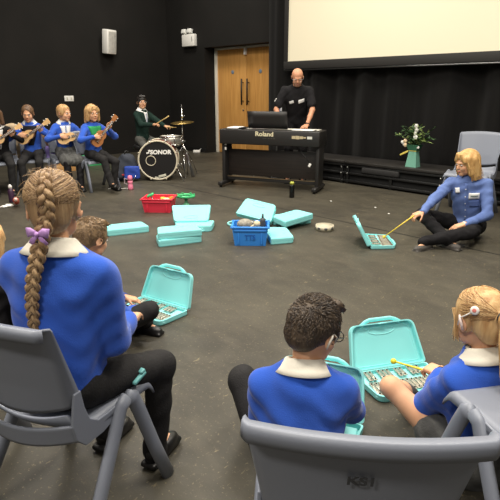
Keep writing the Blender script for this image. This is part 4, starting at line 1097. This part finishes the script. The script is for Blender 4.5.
# resample evenly
def resample(pts, outs, rts, n):
    L_ = [0]
    for a, b in zip(pts, pts[1:]): L_.append(L_[-1]+(b-a).length)
    o1, o2, o3 = [], [], []
    for i in range(n):
        s = L_[-1]*i/(n-1); j = 0
        while j < len(L_)-2 and L_[j+1] < s: j += 1
        f = (s-L_[j])/max(L_[j+1]-L_[j], 1e-6)
        o1.append(pts[j].lerp(pts[j+1], f)); o2.append(outs[j].lerp(outs[j+1], f).normalized()); o3.append(rts[j].lerp(rts[j+1], f).normalized())
    for _ in range(3): o1 = [o1[0]]+[(o1[k-1]+o1[k]*2+o1[k+1])/4 for k in range(1, n-1)]+[o1[-1]]
    return o1, o2, o3
pth = resample(pts, outs, rts, 60)
braid_mesh(I, 'plait', pth, lambda u: .0105+.012*min(u/.25,1)-.007*max(0,(u-.5)/.5), .34, 6.3)
# combed strands from the hairline into the plait
paths = []
for k in range(620):
    s = random.choice((-1,1)); e0 = R(random.uniform(-30,84)); a0 = s*random.uniform(1.5,2.7) if e0 > R(30) else s*random.uniform(1.15,1.6)
    e1 = e0-R(random.uniform(14,40)) if e0 > R(0) else e0+R(random.uniform(2,20)); e1 = max(e1, R(-30))
    off = random.uniform(.0005,.0035); pp = []
    for q in range(9):
        u = q/8; a = a0*(1-u)+s*.16*u; e = e0+(e1-e0)*u+.10*math.sin(u*PI)*(1 if e0 > 0 else .3)
        pp.append(scalp(I, a, e, off-.0018-(.008*max(0,-e/R(35)))))
    paths.append(pp)
strand_set(I, 'plait', paths, .0015)
# flyaways
paths = []
for k in range(60):
    a = random.uniform(-1.6,1.6); e = R(random.uniform(0,88)); p = scalp(I, a, e, 0); nn = (p-Oh).normalized(); d = V((random.gauss(0,1),random.gauss(0,1),random.gauss(0,1))); d = (d-nn*d.dot(nn)).normalized()
    paths.append([p, p+d*.015+nn*.008, p+d*.035+nn*.010])
strand_set(I, 'plait', paths, .0005)
# lilac bow
bp, bo, br = pth[0][26], pth[1][26], pth[2][26]
lil = mat('lilac_ribbon',(196,150,214),.6,bump=.2,bscale=80)
bw = MB(); Rb = Matrix((br, bo, br.cross(bo)*1)).transposed()
bup = br.cross(bo) if br.cross(bo).z > 0 else -br.cross(bo)
for s in (-1,1):
    bw.loft([bp+bo*.018, bp+bo*.022+br*(s*.018)+bup*.006, bp+bo*.018+br*(s*.032)+bup*.003], [(.005,.004),(.012,.006),(.014,.003)], 10, up=bup)
    bw.loft([bp+bo*.018, bp+bo*.020+br*(s*.014)-bup*.018, bp+bo*.016+br*(s*.022)-bup*.030], [(.004,.003),(.008,.0025),(.009,.0015)], 8, up=br)
bw.ell(bp+bo*.022, (.007,.007,.007)); bw.build('hair_bow', lil, I['root'])
tb = MB(); tb.loft([bp+(br*math.cos(a)+bo*math.sin(a))*.017-bup*.022 for a in [2*PI*i/20 for i in range(20)]], .004, 6, closed=True, cap=False); tb.build('hair_tie', blk, I['root'])
# turquoise clip on the seat edge
o = MB().box((0,0,0),(.026,.060,.014), bev=.005).box((0,.02,.010),(.022,.022,.012), bev=.004).build('plastic_clip', mat('faded_turquoise',(104,168,168),.45)); o.location = (-.375,1.47,.462); o.rotation_euler = (R(18),0,R(-30))
tag(o, 'small turquoise plastic clip on the chair edge beside the girl’s right thigh', 'clip')


# boy on the floor beyond her
bl = (-.91,2.46,0); by = R(-38)
I = person('fair-brown-haired boy in a blue jumper on the floor beyond the plaited girl', loc=bl, yaw=by, P=CHILD, pelvis=(0,-.02,.115), lean=12, head=(5,18,0),
    wr=(.15,.31,.20), wl=(-.06,.34,.20), er=(.6,-.5,-1), el=(-1,-.3,-.4), ar=(-.03,.27,.075), al=(.05,.36,.075), kr=(.8,.4,.5), kl=(-1,.2,.25), fr=(-1,.3,0), fl=(1,.3,0), h=.007)
hair_blob(I, 'short', 'mouse'); tufts(I, 'mouse', 900, .022)
open_case('open turquoise glockenspiel case in front of the boy beyond the plaited girl', (-.575,3.06,0), R(-33), 112)

# boy with glasses
bc = (.180,1.48,0); by = R(-8)
W = lambda p: to_local(bc, by, p)
I = person('boy with short dark hair and glasses in a royal blue jumper, sitting front centre', loc=bc, yaw=by, P=dict(CHILD, sh=.14, chest=(.14,.09,.16), T=.365, head=1.06), pelvis=(0,-.03,.10), lean=10, head=(-34,24,4),
    wr=W((.40,1.80,.14)), wl=W((.10,1.72,.22)), er=(.5,-.4,-1), el=(-.1,-.5,-1), nr=(0,0,-1), nl=(0,0,-1), ar=W((.13,1.87,.085)), al=W((.05,1.94,.085)), kr=(-.3,.2,1), kl=(-.5,0,1),
    h=.006, wob=.006, hem=-.03, puff=1.4)
hair_blob(I, 'short', 'dark'); tufts(I, 'dark', 2000, .021, spread=1.0)
HP = I['HP']; gm = mat('glasses_black',(20,20,24),.3); aid = mat('hearing_aid_grey',(196,190,178),.35)
g = MB()
for s in (-1,1):
    g.loft([HP(s*.033+.024*math.cos(a), .106, .001+.019*math.sin(a)) for a in [2*PI*i/24 for i in range(24)]], .0018, 6, closed=True, cap=False)
    g.loft([HP(s*.057,.105,.006), HP(s*.073,.075,.008), HP(s*.083,.0,.008), HP(s*.082,-.022,-.008)], .0019, 6)
g.loft([HP(-.010,.106,.003), HP(0,.108,.006), HP(.010,.106,.003)], .0018, 6); g.build('glasses', gm, I['root'])
for s in (-1,1):
    MB().loft([HP(s*.078,-.012,.020), HP(s*.086,-.026,.010), HP(s*.086,-.032,-.012), HP(s*.082,-.028,-.030)], [.003,.0038,.0038,.003], 10).loft([HP(s*.08,-.012,.020), HP(s*.088,.0,.012), HP(s*.084,.004,-.006)], .0018, 6).build('hearing_aid', aid, I['root'])
open_case('open turquoise glockenspiel case in front of the boy with glasses, its lid by his shoulder', (.285,1.86,0), R(-20), 120)
open_case('large open turquoise glockenspiel case showing two rows of metal bars, between boy and ponytailed girl', (.715,2.25,0), R(15), 120)

# girl with ponytail
gr = (.845,1.56,0); gyw = R(22)
W = lambda p: to_local(gr, gyw, p)
I = person('girl with fair ponytail and a round white hearing implant, in blue, at the right edge', loc=gr, yaw=gyw, P=dict(CHILD, sh=.13, T=.37, head=1.02), pelvis=(0,-.02,.10), lean=8, head=(-8,14,0),
    wl=W((.785,1.80,.275)), wr=W((.95,1.85,.2)), el=(-1,-.5,-.5), er=(1,-.2,-.4), hl=W((.755-.02,1.80+.16,.275-.02)) and (-.15,1,-.1), nl=(0.2,0,-1), cl=1.15,
    al=W((.74,1.93,.08)), ar=W((.88,1.90,.08)), kl=W((.845-1.0,1.56-.15,.9)), kr=(1,.2,.3), fl=(1,.3,0), fr=(-1,.3,0), h=.006, wob=.006, bottom=None, skirt=grey_skirt, skirt_len=.42, socks=mat('grey_sock',(70,70,72),.9), hem=-.03, puff=1.35)
def ext(E, Cn, B):
    Cn((0,-.095,.03), (.0,-.135,.015), .022, .020, .01); Cn((0,-.135,.015), (.004,-.150,-.06), .024, .036, .02); Cn((.004,-.150,-.06), (.0,-.150,-.16), .036, .034, .02); Cn((.0,-.150,-.16), (-.004,-.150,-.25), .032, .010, .02)
hair_blob(I, 'pony', 'blonde', extra=ext)
HP = I['HP']; paths = []; tie = HP(0,-.118,.022)
Oh = I['HO']+I['Rh']@(V((0,-.015,.034))*I['hs'])
for k in range(560):
    s = random.choice((-1,1)); e0 = R(random.uniform(-34,86)); a0 = s*random.uniform(1.3,2.6) if e0 > R(35) else s*random.uniform(1.1,1.75)
    off = random.uniform(-.0015,.002); pp = []
    for q in range(9):
        u = q/8; a = a0*(1-u)+s*.05*u; e = e0*(1-u)+R(2)*u+.1*math.sin(u*PI)*random.uniform(-.3,1)
        pp.append(scalp(I, a, e, off-(.006*max(0,-e/R(35))))+((tie-scalp(I,0,0,0))*.5*u**4))
    paths.append(pp)
for k in range(260):
    a = random.uniform(0,2*PI); r1 = random.uniform(.02,.038); c_, s_ = math.cos(a), math.sin(a)
    paths.append([HP(0+.016*c_,-.125+.012*s_,.018), HP(r1*c_,-.148+r1*s_,-.05), HP(r1*.98*c_,-.15+r1*s_,-.11), HP(r1*.95*c_,-.150+r1*.95*s_,-.17), HP(.4*r1*c_,-.150+.5*r1*s_,-.25-random.uniform(0,.03))])
for k in range(40):  # loose wisps in front of the ear
    x = random.uniform(.060,.072)*-1; paths.append([HP(x,.03+random.uniform(0,.02),.04), HP(x-.006,.03,-.0), HP(x-.003,.035+random.uniform(-.01,.02),-.05-random.uniform(0,.03))])
strand_set(I, 'blonde', paths, .0015)
MB().loft([tie+(I['Rh']@V((math.cos(a)*.022,0,math.sin(a)*.022))) for a in [2*PI*i/18 for i in range(18)]], .005, 6, closed=True, cap=False).build('hair_tie', blk, I['root'])
ci = MB(); cpos = scalp(I, -1.0, R(10), .004); cn = (cpos-Oh).normalized()
qr = V((0,0,1)).rotation_difference(cn).to_matrix()
impl = mat('implant_white',(228,222,216),.35)
im = MB().lathe([(0,0),(.0145,0),(.0155,.004),(.013,.008),(.006,.009),(0,.008)], cpos, 24, rot=qr).build('implant_coil', impl, I['root'])
MB().lathe([(.004,.0088),(.007,.0088),(.007,.0096),(.004,.0096)], cpos, 16, rot=qr).build('coil_mark', mat('implant_pink',(214,120,110),.5), im)
MB().loft([cpos, cpos.lerp(HP(-.092,-.012,.01),.5)+cn*.012, HP(-.092,-.018,.018), HP(-.096,-.012,-.008)], .0024, 8).build('implant_cable', impl, I['root'])
MB().loft([HP(-.084,-.008,.024), HP(-.093,-.022,.016), HP(-.094,-.030,-.004), HP(-.089,-.028,-.022)], [.004,.005,.0045,.0035], 10).build('hearing_processor', mat('processor_pink',(214,196,190),.35), I['root'])
w = I['W']['l']; e = I['E']['l']; d = (w-e).normalized()
MB().loft([w-d*.012, w+d*.014], [.0255,.025], 20).build('wristband', blk_gl, I['root'])
hw = to_world(gr, gyw, w+V((-.15,1,-.1)).normalized()*.075+V((0,0,-.012)))
mallet('bright yellow mallet held by the ponytailed girl over the big open case', hw+V((.03,-.015,-.01)), V((.645,1.99,.22)), (238,222,52))

# woman
wl_ = (2.14,4.78,0); wy = R(146)
W = lambda p: to_local(wl_, wy, p)
I = person('woman with strawberry blonde bob in a blue shirt sitting cross-legged by a glockenspiel', loc=wl_, yaw=wy, P=WOMAN, pelvis=(0,-.03,.13), lean=12, lat=3, twist=0, head=(-42,12,0),
    wr=W((1.47,4.40,.235)), wl=W((1.98,4.48,.20)), er=(.6,-.5,-.5), el=(-1,-.6,-.4), hr=W((wl_[0]-1.0,wl_[1]-.35,-.30)), hl=W((wl_[0]-1,wl_[1]-.2,-.25)), nr=(0,0,-1), nl=(0,0,-1), cr=.9, cl=.45,
    ar=W((1.80,4.42,.085)), al=W((1.62,4.36,.075)), kr=(1,.35,.42), kl=(-1,.35,.30), fr=(-1,.4,0), fl=W((wl_[0]-.9,wl_[1]-.5,0)), h=.007, top=shirt_blue, top_name='shirt', bottom=black_cloth, collar=shirt_blue, hem=-.10, wob=.006,
    shoes=mat('grey_shoe',(74,70,66),.7), brow=hair_m['straw'][0], puff=.9)
hair_blob(I, 'bob', 'straw')
HP = I['HP']; Oh = I['HO']; paths = []
for k in range(420):
    s = random.choice((-1,1)); y0 = random.uniform(-.07,.075); x1 = random.uniform(.055,.108); yb = random.uniform(-.10,.03)
    if y0 > .045: x1 = min(x1+.0,.082)
    paths.append([HP(s*.004,y0*.9,.118-.5*abs(y0+.01)**1.3), HP(s*.048,y0*.95,.102-.4*abs(y0)), HP(s*.080,y0*.85-.005,.045), HP(s*.096,y0*.8-.008,-.02), HP(s*.098,(y0*.5+yb*.5),-.08), HP(s*.094,(y0*.3+yb*.7),-.135-random.uniform(0,.015))])
strand_set(I, 'straw', paths, .0013)
shb = child(I,'shirt')
plk = patch(I, 'shirt', 'button_placket', shirt_blue, rect(-.012,.012,-.40,-.03), 4, 20)
for z in (-.08,-.15,-.22,-.29,-.36): patch(I, 'shirt', 'button', mat('pearl_button',(214,216,224),.3), rect(-.005,.005,z-.005,z+.005), 3, 3, .009, .002)
bg = patch(I, 'shirt', 'name_badge', white_cloth, rect(-.118,-.028,-.175,-.115), 5, 5, .007); patch(I, 'shirt', 'badge_print', mat('badge_ink',(110,124,120),.7), rect(-.105,-.045,-.150,-.138), 4, 3, .0105, .001, bg)
patch(I, 'shirt', 'name_sticker', white_cloth, lambda u, v: (.050+.045*u+.012*v, -.115+.045*v-.012*u), 5, 5, .007)
patch(I, 'shirt', 'breast_pocket', shirt_blue, rect(-.115,-.035,-.26,-.19), 6, 6, .003)
w = I['W']['l']; e = I['E']['l']; d = (w-e).normalized(); MB().loft([w-d*.008, w+d*.006], [.028,.0275], 20).build('bracelet', mat('bracelet_white',(225,222,214),.3), I['root'])
hw = to_world(wl_, wy, I['W']['r']); 
mallet('yellow mallet in the hand of the woman in the blue shirt', hw+V((-.06,-.02,-.01)), V((1.245,4.46,.085)), (224,196,66), r=.006, head=.016)
open_case('open turquoise glockenspiel case in front of the woman in the blue shirt', (1.115,4.545,0), R(86), 118)

# man at the piano
mp = (.70,7.80,0)
I = person('bald bearded man in a black t-shirt standing behind the digital piano', loc=mp, yaw=R(172), P=MAN, pelvis=(0,-.14,.96), lean=24, head=(8,26,0),
    wr=(.21,.24,.90), wl=(-.17,.30,.90), er=(1,-.4,-.2), el=(-1,-.4,-.2), hr=(0,1,-.15), hl=(.2,1,-.15), ar=(.12,-.06,.09), al=(-.12,-.06,.09), kr=(0,1,0), kl=(0,1,0), h=.008, top=black_cloth, top_name='tshirt', sleeve=.72, collar=False,
    bottom=black_cloth, wob=.005, skinm=skin_b, neck_cut=.075, puff=1.2)
hair_blob(I, 'bald', 'stubble', name='beard')
HP = I['HP']; g = MB()
for s in (-1,1):
    g.loft([HP(s*.033+.024*math.cos(a), .106, .001+.016*math.sin(a)) for a in [2*PI*i/20 for i in range(20)]], .0016, 6, closed=True, cap=False); g.loft([HP(s*.057,.105,.004), HP(s*.080,.05,.006), HP(s*.084,-.01,.006)], .0018, 6)
g.build('glasses', steel, I['root'])
patch(I, 'tshirt', 'name_badge', white_cloth, lambda u, v: (-.115+.085*u, -.20+.055*v+.014*(1-u)), 5, 5, .008)
patch(I, 'tshirt', 'name_sticker', white_cloth, lambda u, v: (.035+.065*u+.01*v, -.19+.04*v-.030*u), 5, 5, .008)
w = I['W']['l']; e = I['E']['l']; d = (w-e).normalized(); wt = MB(); wt.loft([w-d*.02, w+d*.005], [.034,.033], 18).build('wristwatch', blk_gl, I['root'])

# drummer
dp = (-1.84,8.84,0); dy_ = R(-122)
W = lambda p: to_local(dp, dy_, p)
I = person('boy in a dark green blazer and glasses sitting behind the drums with drumsticks', loc=dp, yaw=dy_, P=dict(BIG, T=.46), pelvis=(0,-.02,.59), lean=2, head=(-32,-2,0),
    wr=W((-1.60,8.50,.84)), wl=W((-1.44,8.72,.80)), er=(.6,-.7,-.5), el=(-1,-.3,-.5), hr=W((dp[0]+.9,dp[1]-.25,.15)), hl=W((dp[0]+.9,dp[1]-.2,.0)), nr=(0,0,-1), nl=(0,0,-1), cr=1.2, cl=1.2,
    ar=(.18,.36,.09), al=(-.2,.36,.09), kr=(.6,.4,1), kl=(-.6,.4,1), h=.008, top=blazer, top_name='blazer', bottom=mat('grey_school_trouser',(84,84,80),.85), collar=white_cloth, wob=.003, hem=-.1, brow=hair_m['black'][0])
hair_blob(I, 'short', 'black')
patch(I, 'blazer', 'shirt_front', white_cloth, lambda u, v: ((u-.5)*(.005+.085*v), -.26+.24*v), 8, 12, .004)
patch(I, 'blazer', 'tie', mat('tie_silver',(150,160,180),.6), lambda u, v: ((u-.5)*(.034-.014*v), -.25+.22*v), 5, 12, .009)
HP = I['HP']; g = MB()
for s in (-1,1):
    g.loft([HP(s*.033+.023*math.cos(a), .106, .001+.017*math.sin(a)) for a in [2*PI*i/20 for i in range(20)]], .0018, 6, closed=True, cap=False); g.loft([HP(s*.057,.105,.004), HP(s*.080,.05,.006), HP(s*.084,-.01,.006)], .0018, 6)
g.build('glasses', steel, I['root'])
stk = mat('hickory',(224,196,130),.5)
for side, tip, lb in (('r', V((-1.315,8.40,.985)), 'pale wooden drumstick raised in the drummer’s right hand'), ('l', V((-1.22,8.50,.80)), 'pale wooden drumstick held low by the drummer over the snare')):
    a = to_world(dp, dy_, I['W'][side]); d0 = (tip-a).normalized(); a = a+d0*.045+V((0,0,-.012))
    t = thing('drumstick', lb, 'drumstick', a); b = tip-a
    MB().loft([V((0,0,0)), b*.8, b*.93], [.0085,.008,.006], 10).build('shaft', stk, t); MB().ell(b*.96, (.011,.011,.011), n=10, m=8).build('tip', stk, t)

# ---- ukuleles
uk_top = mat('uke_spruce',(236,196,140),.4,var=(222,178,120),vscale=6,vstretch=(1,12,1)); uk_side = mat('uke_mahogany',(150,96,56),.4); uk_br = mat('uke_brown_top',(176,116,70),.4); fb_m = mat('fretboard',(90,60,42),.5)
def make_uke(label, topm, neckm):
    t = thing('ukulele', label, 'ukulele', (0,0,0), 0, 'ukuleles held by the seated girls')
    n = 48; out = []
    for i in range(n):
        a = 2*PI*i/n; x = .125*math.cos(a); w = .074-.010*math.cos(a)-.016*math.exp(-((x-.025)/.03)**2); out.append((x, math.copysign(abs(math.sin(a))**.75, math.sin(a))*w*1.05))
    MB().prism(out, -.03, .028).build('body', uk_side, t)
    MB().prism([(x*1.01,y*1.01) for x, y in out], .028, .032).build('soundboard', topm, t)
    MB().lathe([(0,.0325),(.024,.0325),(.024,.0332),(0,.0332)], (.03,0,0), 24).build('sound_hole', blk, t)
    MB().box((-.062,0,.035),(.016,.06,.007), bev=.002).build('bridge', fb_m, t)
    MB().box((.215,0,.018),(.21,.038,.022), bev=.005).build('neck', neckm, t)
    MB().box((.19,0,.034),(.24,.036,.006), bev=.001).build('fretboard', fb_m, t)
    h_ = MB().prism([(.32,-.020),(.35,-.030),(.41,-.033),(.415,0),(.41,.033),(.35,.030),(.32,.020)], .010, .026).build('headstock', topm, t)
    for x in (.352,.392):
        for s in (-1,1): MB().lathe([(0,0),(.007,0),(.008,.010),(0,.012)], (x,s*.034,.018), 10, rot=(R(-90*s),0,0)).build('tuning_peg', wht, h_)
    s_ = MB(); [s_.loft([(-.062,y,.040),(.315,y*.9,.040)], [.0008,.0008], 4) for y in (-.012,-.004,.004,.012)]; s_.build('strings', wht, t)
    return t
def hold_uke(t, loc, yaw, c, nd, tiltn=(0,1,.15)):
    nd = V(nd).normalized(); z = V(tiltn); z = (z-nd*z.dot(nd)).normalized(); y = z.cross(nd)
    M = Matrix((nd, y, z)).transposed().to_4x4(); M.translation = V(c)
    G = Matrix.Translation(loc)@Matrix.Rotation(yaw,4,'Z')@M
    t.location = G.translation; t.rotation_euler = G.to_euler()
cardi = blue_knit; tights = mat('black_tights',(26,24,27),.7,spec=.3)
def uke_girl(i, label, hair, style, uketop, ulabel, **kw):
    x, y, a = UK[i]; loc = (x+.03*math.sin(-a)*0, y, 0)
    zc_ = kw.pop('uz', .72); c = kw.pop('uc', (.03,.185)); nd = kw.pop('nd', (-.88,.12,.42)); front = kw.pop('front', white_cloth); tie_ = kw.pop('tie', None); cc = kw.pop('open_w', .12)
    ctr = V((c[0],c[1],zc_)); n_ = V(nd).normalized()
    args = dict(loc=loc, yaw=a, P=dict(CHILD, head=1.03), pelvis=(0,-.02,.535), lean=3, wr=tuple(ctr+V((.085,.045,.03))), wl=tuple(ctr+n_*.235+V((-.01,-.02,-.055))), er=(1,-.3,-.5), el=(-1,-.1,-.8),
        hr=(-1,.15,-.15), nr=(0,-1,-.2), hl=(.25,.6,.75), nl=(.2,.2,1), cr=.45, cl=1.0, ar=(.10,.34,.085), al=(-.10,.30,.085), kr=(.1,.3,1), kl=(-.1,.3,1), h=.008, collar=white_cloth, wob=.004, bottom=trouser)
    args.update(kw)
    I = person(label, group=None, **args)
    hair_blob(I, style, hair)
    tn = args.get('top_name', 'jumper')
    if front: patch(I, tn, 'shirt_front', front, lambda u, v: ((u-.5)*(cc*.35+cc*.9*v), -.30+.27*v), 8, 12, .004)
    if tie_: patch(I, tn, 'tie', mat('school_tie',(96,112,160),.6,var=(190,196,206),vscale=40), lambda u, v: ((u-.5)*(.040-.016*v), -.28+.25*v), 5, 12, .009)
    u_ = make_uke(ulabel, uketop, uk_side if uketop is uk_br else uk_top)
    hold_uke(u_, loc, a, ctr, nd)
    return I
nm = dict(top_name='cardigan')
uke_girl(0, 'girl with blonde bob, blue cardigan and green top playing the rightmost ukulele', 'blonde', 'bob', uk_br, 'brown ukulele pointing up to the right, held by the girl in the green top', head=(-5,4,0), front=green_top, open_w=.17, collar=False,
    nd=(-.66,.12,.72), uz=.74, ar=(.05,.44,.15), al=(-.10,.28,.085), fr=(.1,1,.15), **nm)
uke_girl(1, 'girl with tied-back fair hair, striped tie and grey skirt playing a ukulele', 'blonde', 'sleek', uk_top, 'pale ukulele held almost level by the girl in the grey skirt', head=(34,6,0), tie=True, bottom=tights, skirt=grey_skirt, skirt_len=.95,
    nd=(-.95,.14,.22), uz=.74, ar=(.08,.34,.085), al=(-.06,.36,.085), **nm)
uke_girl(2, 'girl with dark tied-back hair looking down at her ukulele, facing the camera', 'brown', 'sleek', uk_top, 'pale ukulele angled up, held by the dark-haired girl facing the camera', head=(0,16,0), front=black_cloth, open_w=.20, nd=(-.80,.14,.52), uz=.76, **nm)
uke_girl(3, 'girl with long brown hair in dark clothes with a ukulele at the left edge', 'brown', 'bob', uk_top, 'pale ukulele at the left edge of the picture, held by the long-haired girl', head=(-10,12,0), lean=16, top=black_cloth, tie=True, open_w=.12, nd=(-.82,.10,.5), uz=.72, **nm)
# the girl in the skirt are her socks; beige coat, lilac bag, boxes
t = thing('coat', 'beige coat draped over the chair back behind the two leftmost ukulele girls', 'coat', (-3.46,7.50,0), R(190))
Blob().rbox((0,-.10,.70),(.17,.03,.16),rr=.03).ell((.10,-.12,.84),(.10,.06,.08),k=.05).ell((-.10,-.12,.80),(.10,.06,.07),k=.05).rbox((0,-.12,.52),(.15,.02,.10),rr=.03,k=.03).mesh('coat_cloth', .01, mat('beige_wool',(190,168,138),.9,bump=.3,bscale=30), t, wob=.012, wfreq=26)
t.location = (-3.40,7.52,0)
t = thing('cloth_bag', 'lilac cloth bag with a tan strap hanging between the second and third ukulele girls', 'bag', (-2.95,7.55,0), R(200))
Blob().rbox((0,0,.47),(.06,.03,.10),rr=.03).ell((0,0,.40),(.09,.05,.07),k=.04).mesh('bag_body', .01, mat('lilac_cloth',(150,132,200),.8), t, wob=.008, wfreq=30)
MB().loft([(.03,0,.56),(.08,.01,.70),(.12,.0,.80)], [(.022,.014)]*3, 8).build('strap', mat('tan_strap',(206,160,116),.7), t)
t = thing('storage_crate', 'green plastic crate on the floor behind the rightmost ukulele girl', 'crate', (-3.02,9.85,0), R(45))
MB().box((0,0,.01),(.40,.28,.02)).box((0,-.14,.09),(.42,.015,.18), bev=.004).box((0,.14,.09),(.42,.015,.18), bev=.004).box((-.205,0,.09),(.015,.28,.18), bev=.004).box((.205,0,.09),(.015,.28,.18), bev=.004).build('crate_body', green_p, t)
MB().box((0,-.148,.175),(.43,.012,.02), bev=.004).build('rim', green_p, t)
t = thing('wooden_box', 'light wooden box on the floor behind the girl in the grey skirt', 'box', (-3.35,9.0,0), R(40))
MB().box((0,0,.075),(.36,.24,.15), bev=.004).build('box_body', mat('pine',(206,156,96),.6), t); MB().box((0,0,.156),(.38,.26,.014), bev=.003).build('box_lid', mat('pine_lid',(196,146,88),.6), t)
# person at the extreme left edge
I = person('child with fair hair in a black top at the left edge, mostly out of frame', loc=(-1.33,2.30,0), yaw=R(-20), P=CHILD, pelvis=(0,-.02,.13), lean=6, head=(0,10,0), wr=(.12,.30,.2), wl=(-.1,.3,.2), ar=(-.03,.27,.075), al=(.05,.36,.075),
    kr=(1,.2,.2), kl=(-1,.2,.2), fr=(-1,.3,0), fl=(1,.3,0), h=.008, top=black_cloth, collar=False)
hair_blob(I, 'bob', 'blonde')

# ================================================================== LIGHT, CAMERA
def lamp(n, x, y, z, sx, sy, e, col=(1,.93,.82)):
    l = bpy.data.lights.new(n, 'AREA'); l.shape = 'RECTANGLE'; l.size = sx; l.size_y = sy; l.energy = e; l.color = col
    o = bpy.data.objects.new(n, l); C.objects.link(o); o.location = (x,y,z); return o
for i, (x, y, e) in enumerate(((-2.4,-1.6,150),(1.8,-1.8,30),(-.9,1.4,125),(1.3,1.6,125),(-2.6,4.0,105),(.2,4.2,95),(2.9,4.0,110),(-2.4,6.6,135),(.8,6.9,105),(-1.8,10.2,80))):
    lamp('ceiling_lamp', x, y, 4.7, 1.2, .6, e)
w = bpy.data.worlds.new('World'); bpy.context.scene.world = w; w.use_nodes = True
w.node_tree.nodes['Background'].inputs[0].default_value = (1,.95,.88,1); w.node_tree.nodes['Background'].inputs[1].default_value = .16
cam = bpy.data.cameras.new('camera'); co = bpy.data.objects.new('camera', cam); C.objects.link(co)
cam.sensor_width = 36; cam.lens = 36; cam.clip_start = .05; co.location = (0,0,1.38); co.rotation_euler = (R(90-17.7),0,0)
sc = bpy.context.scene; sc.camera = co
sc.view_settings.view_transform = 'Standard'; sc.view_settings.look = 'None'; sc.view_settings.exposure = 0.0; sc.view_settings.gamma = 1
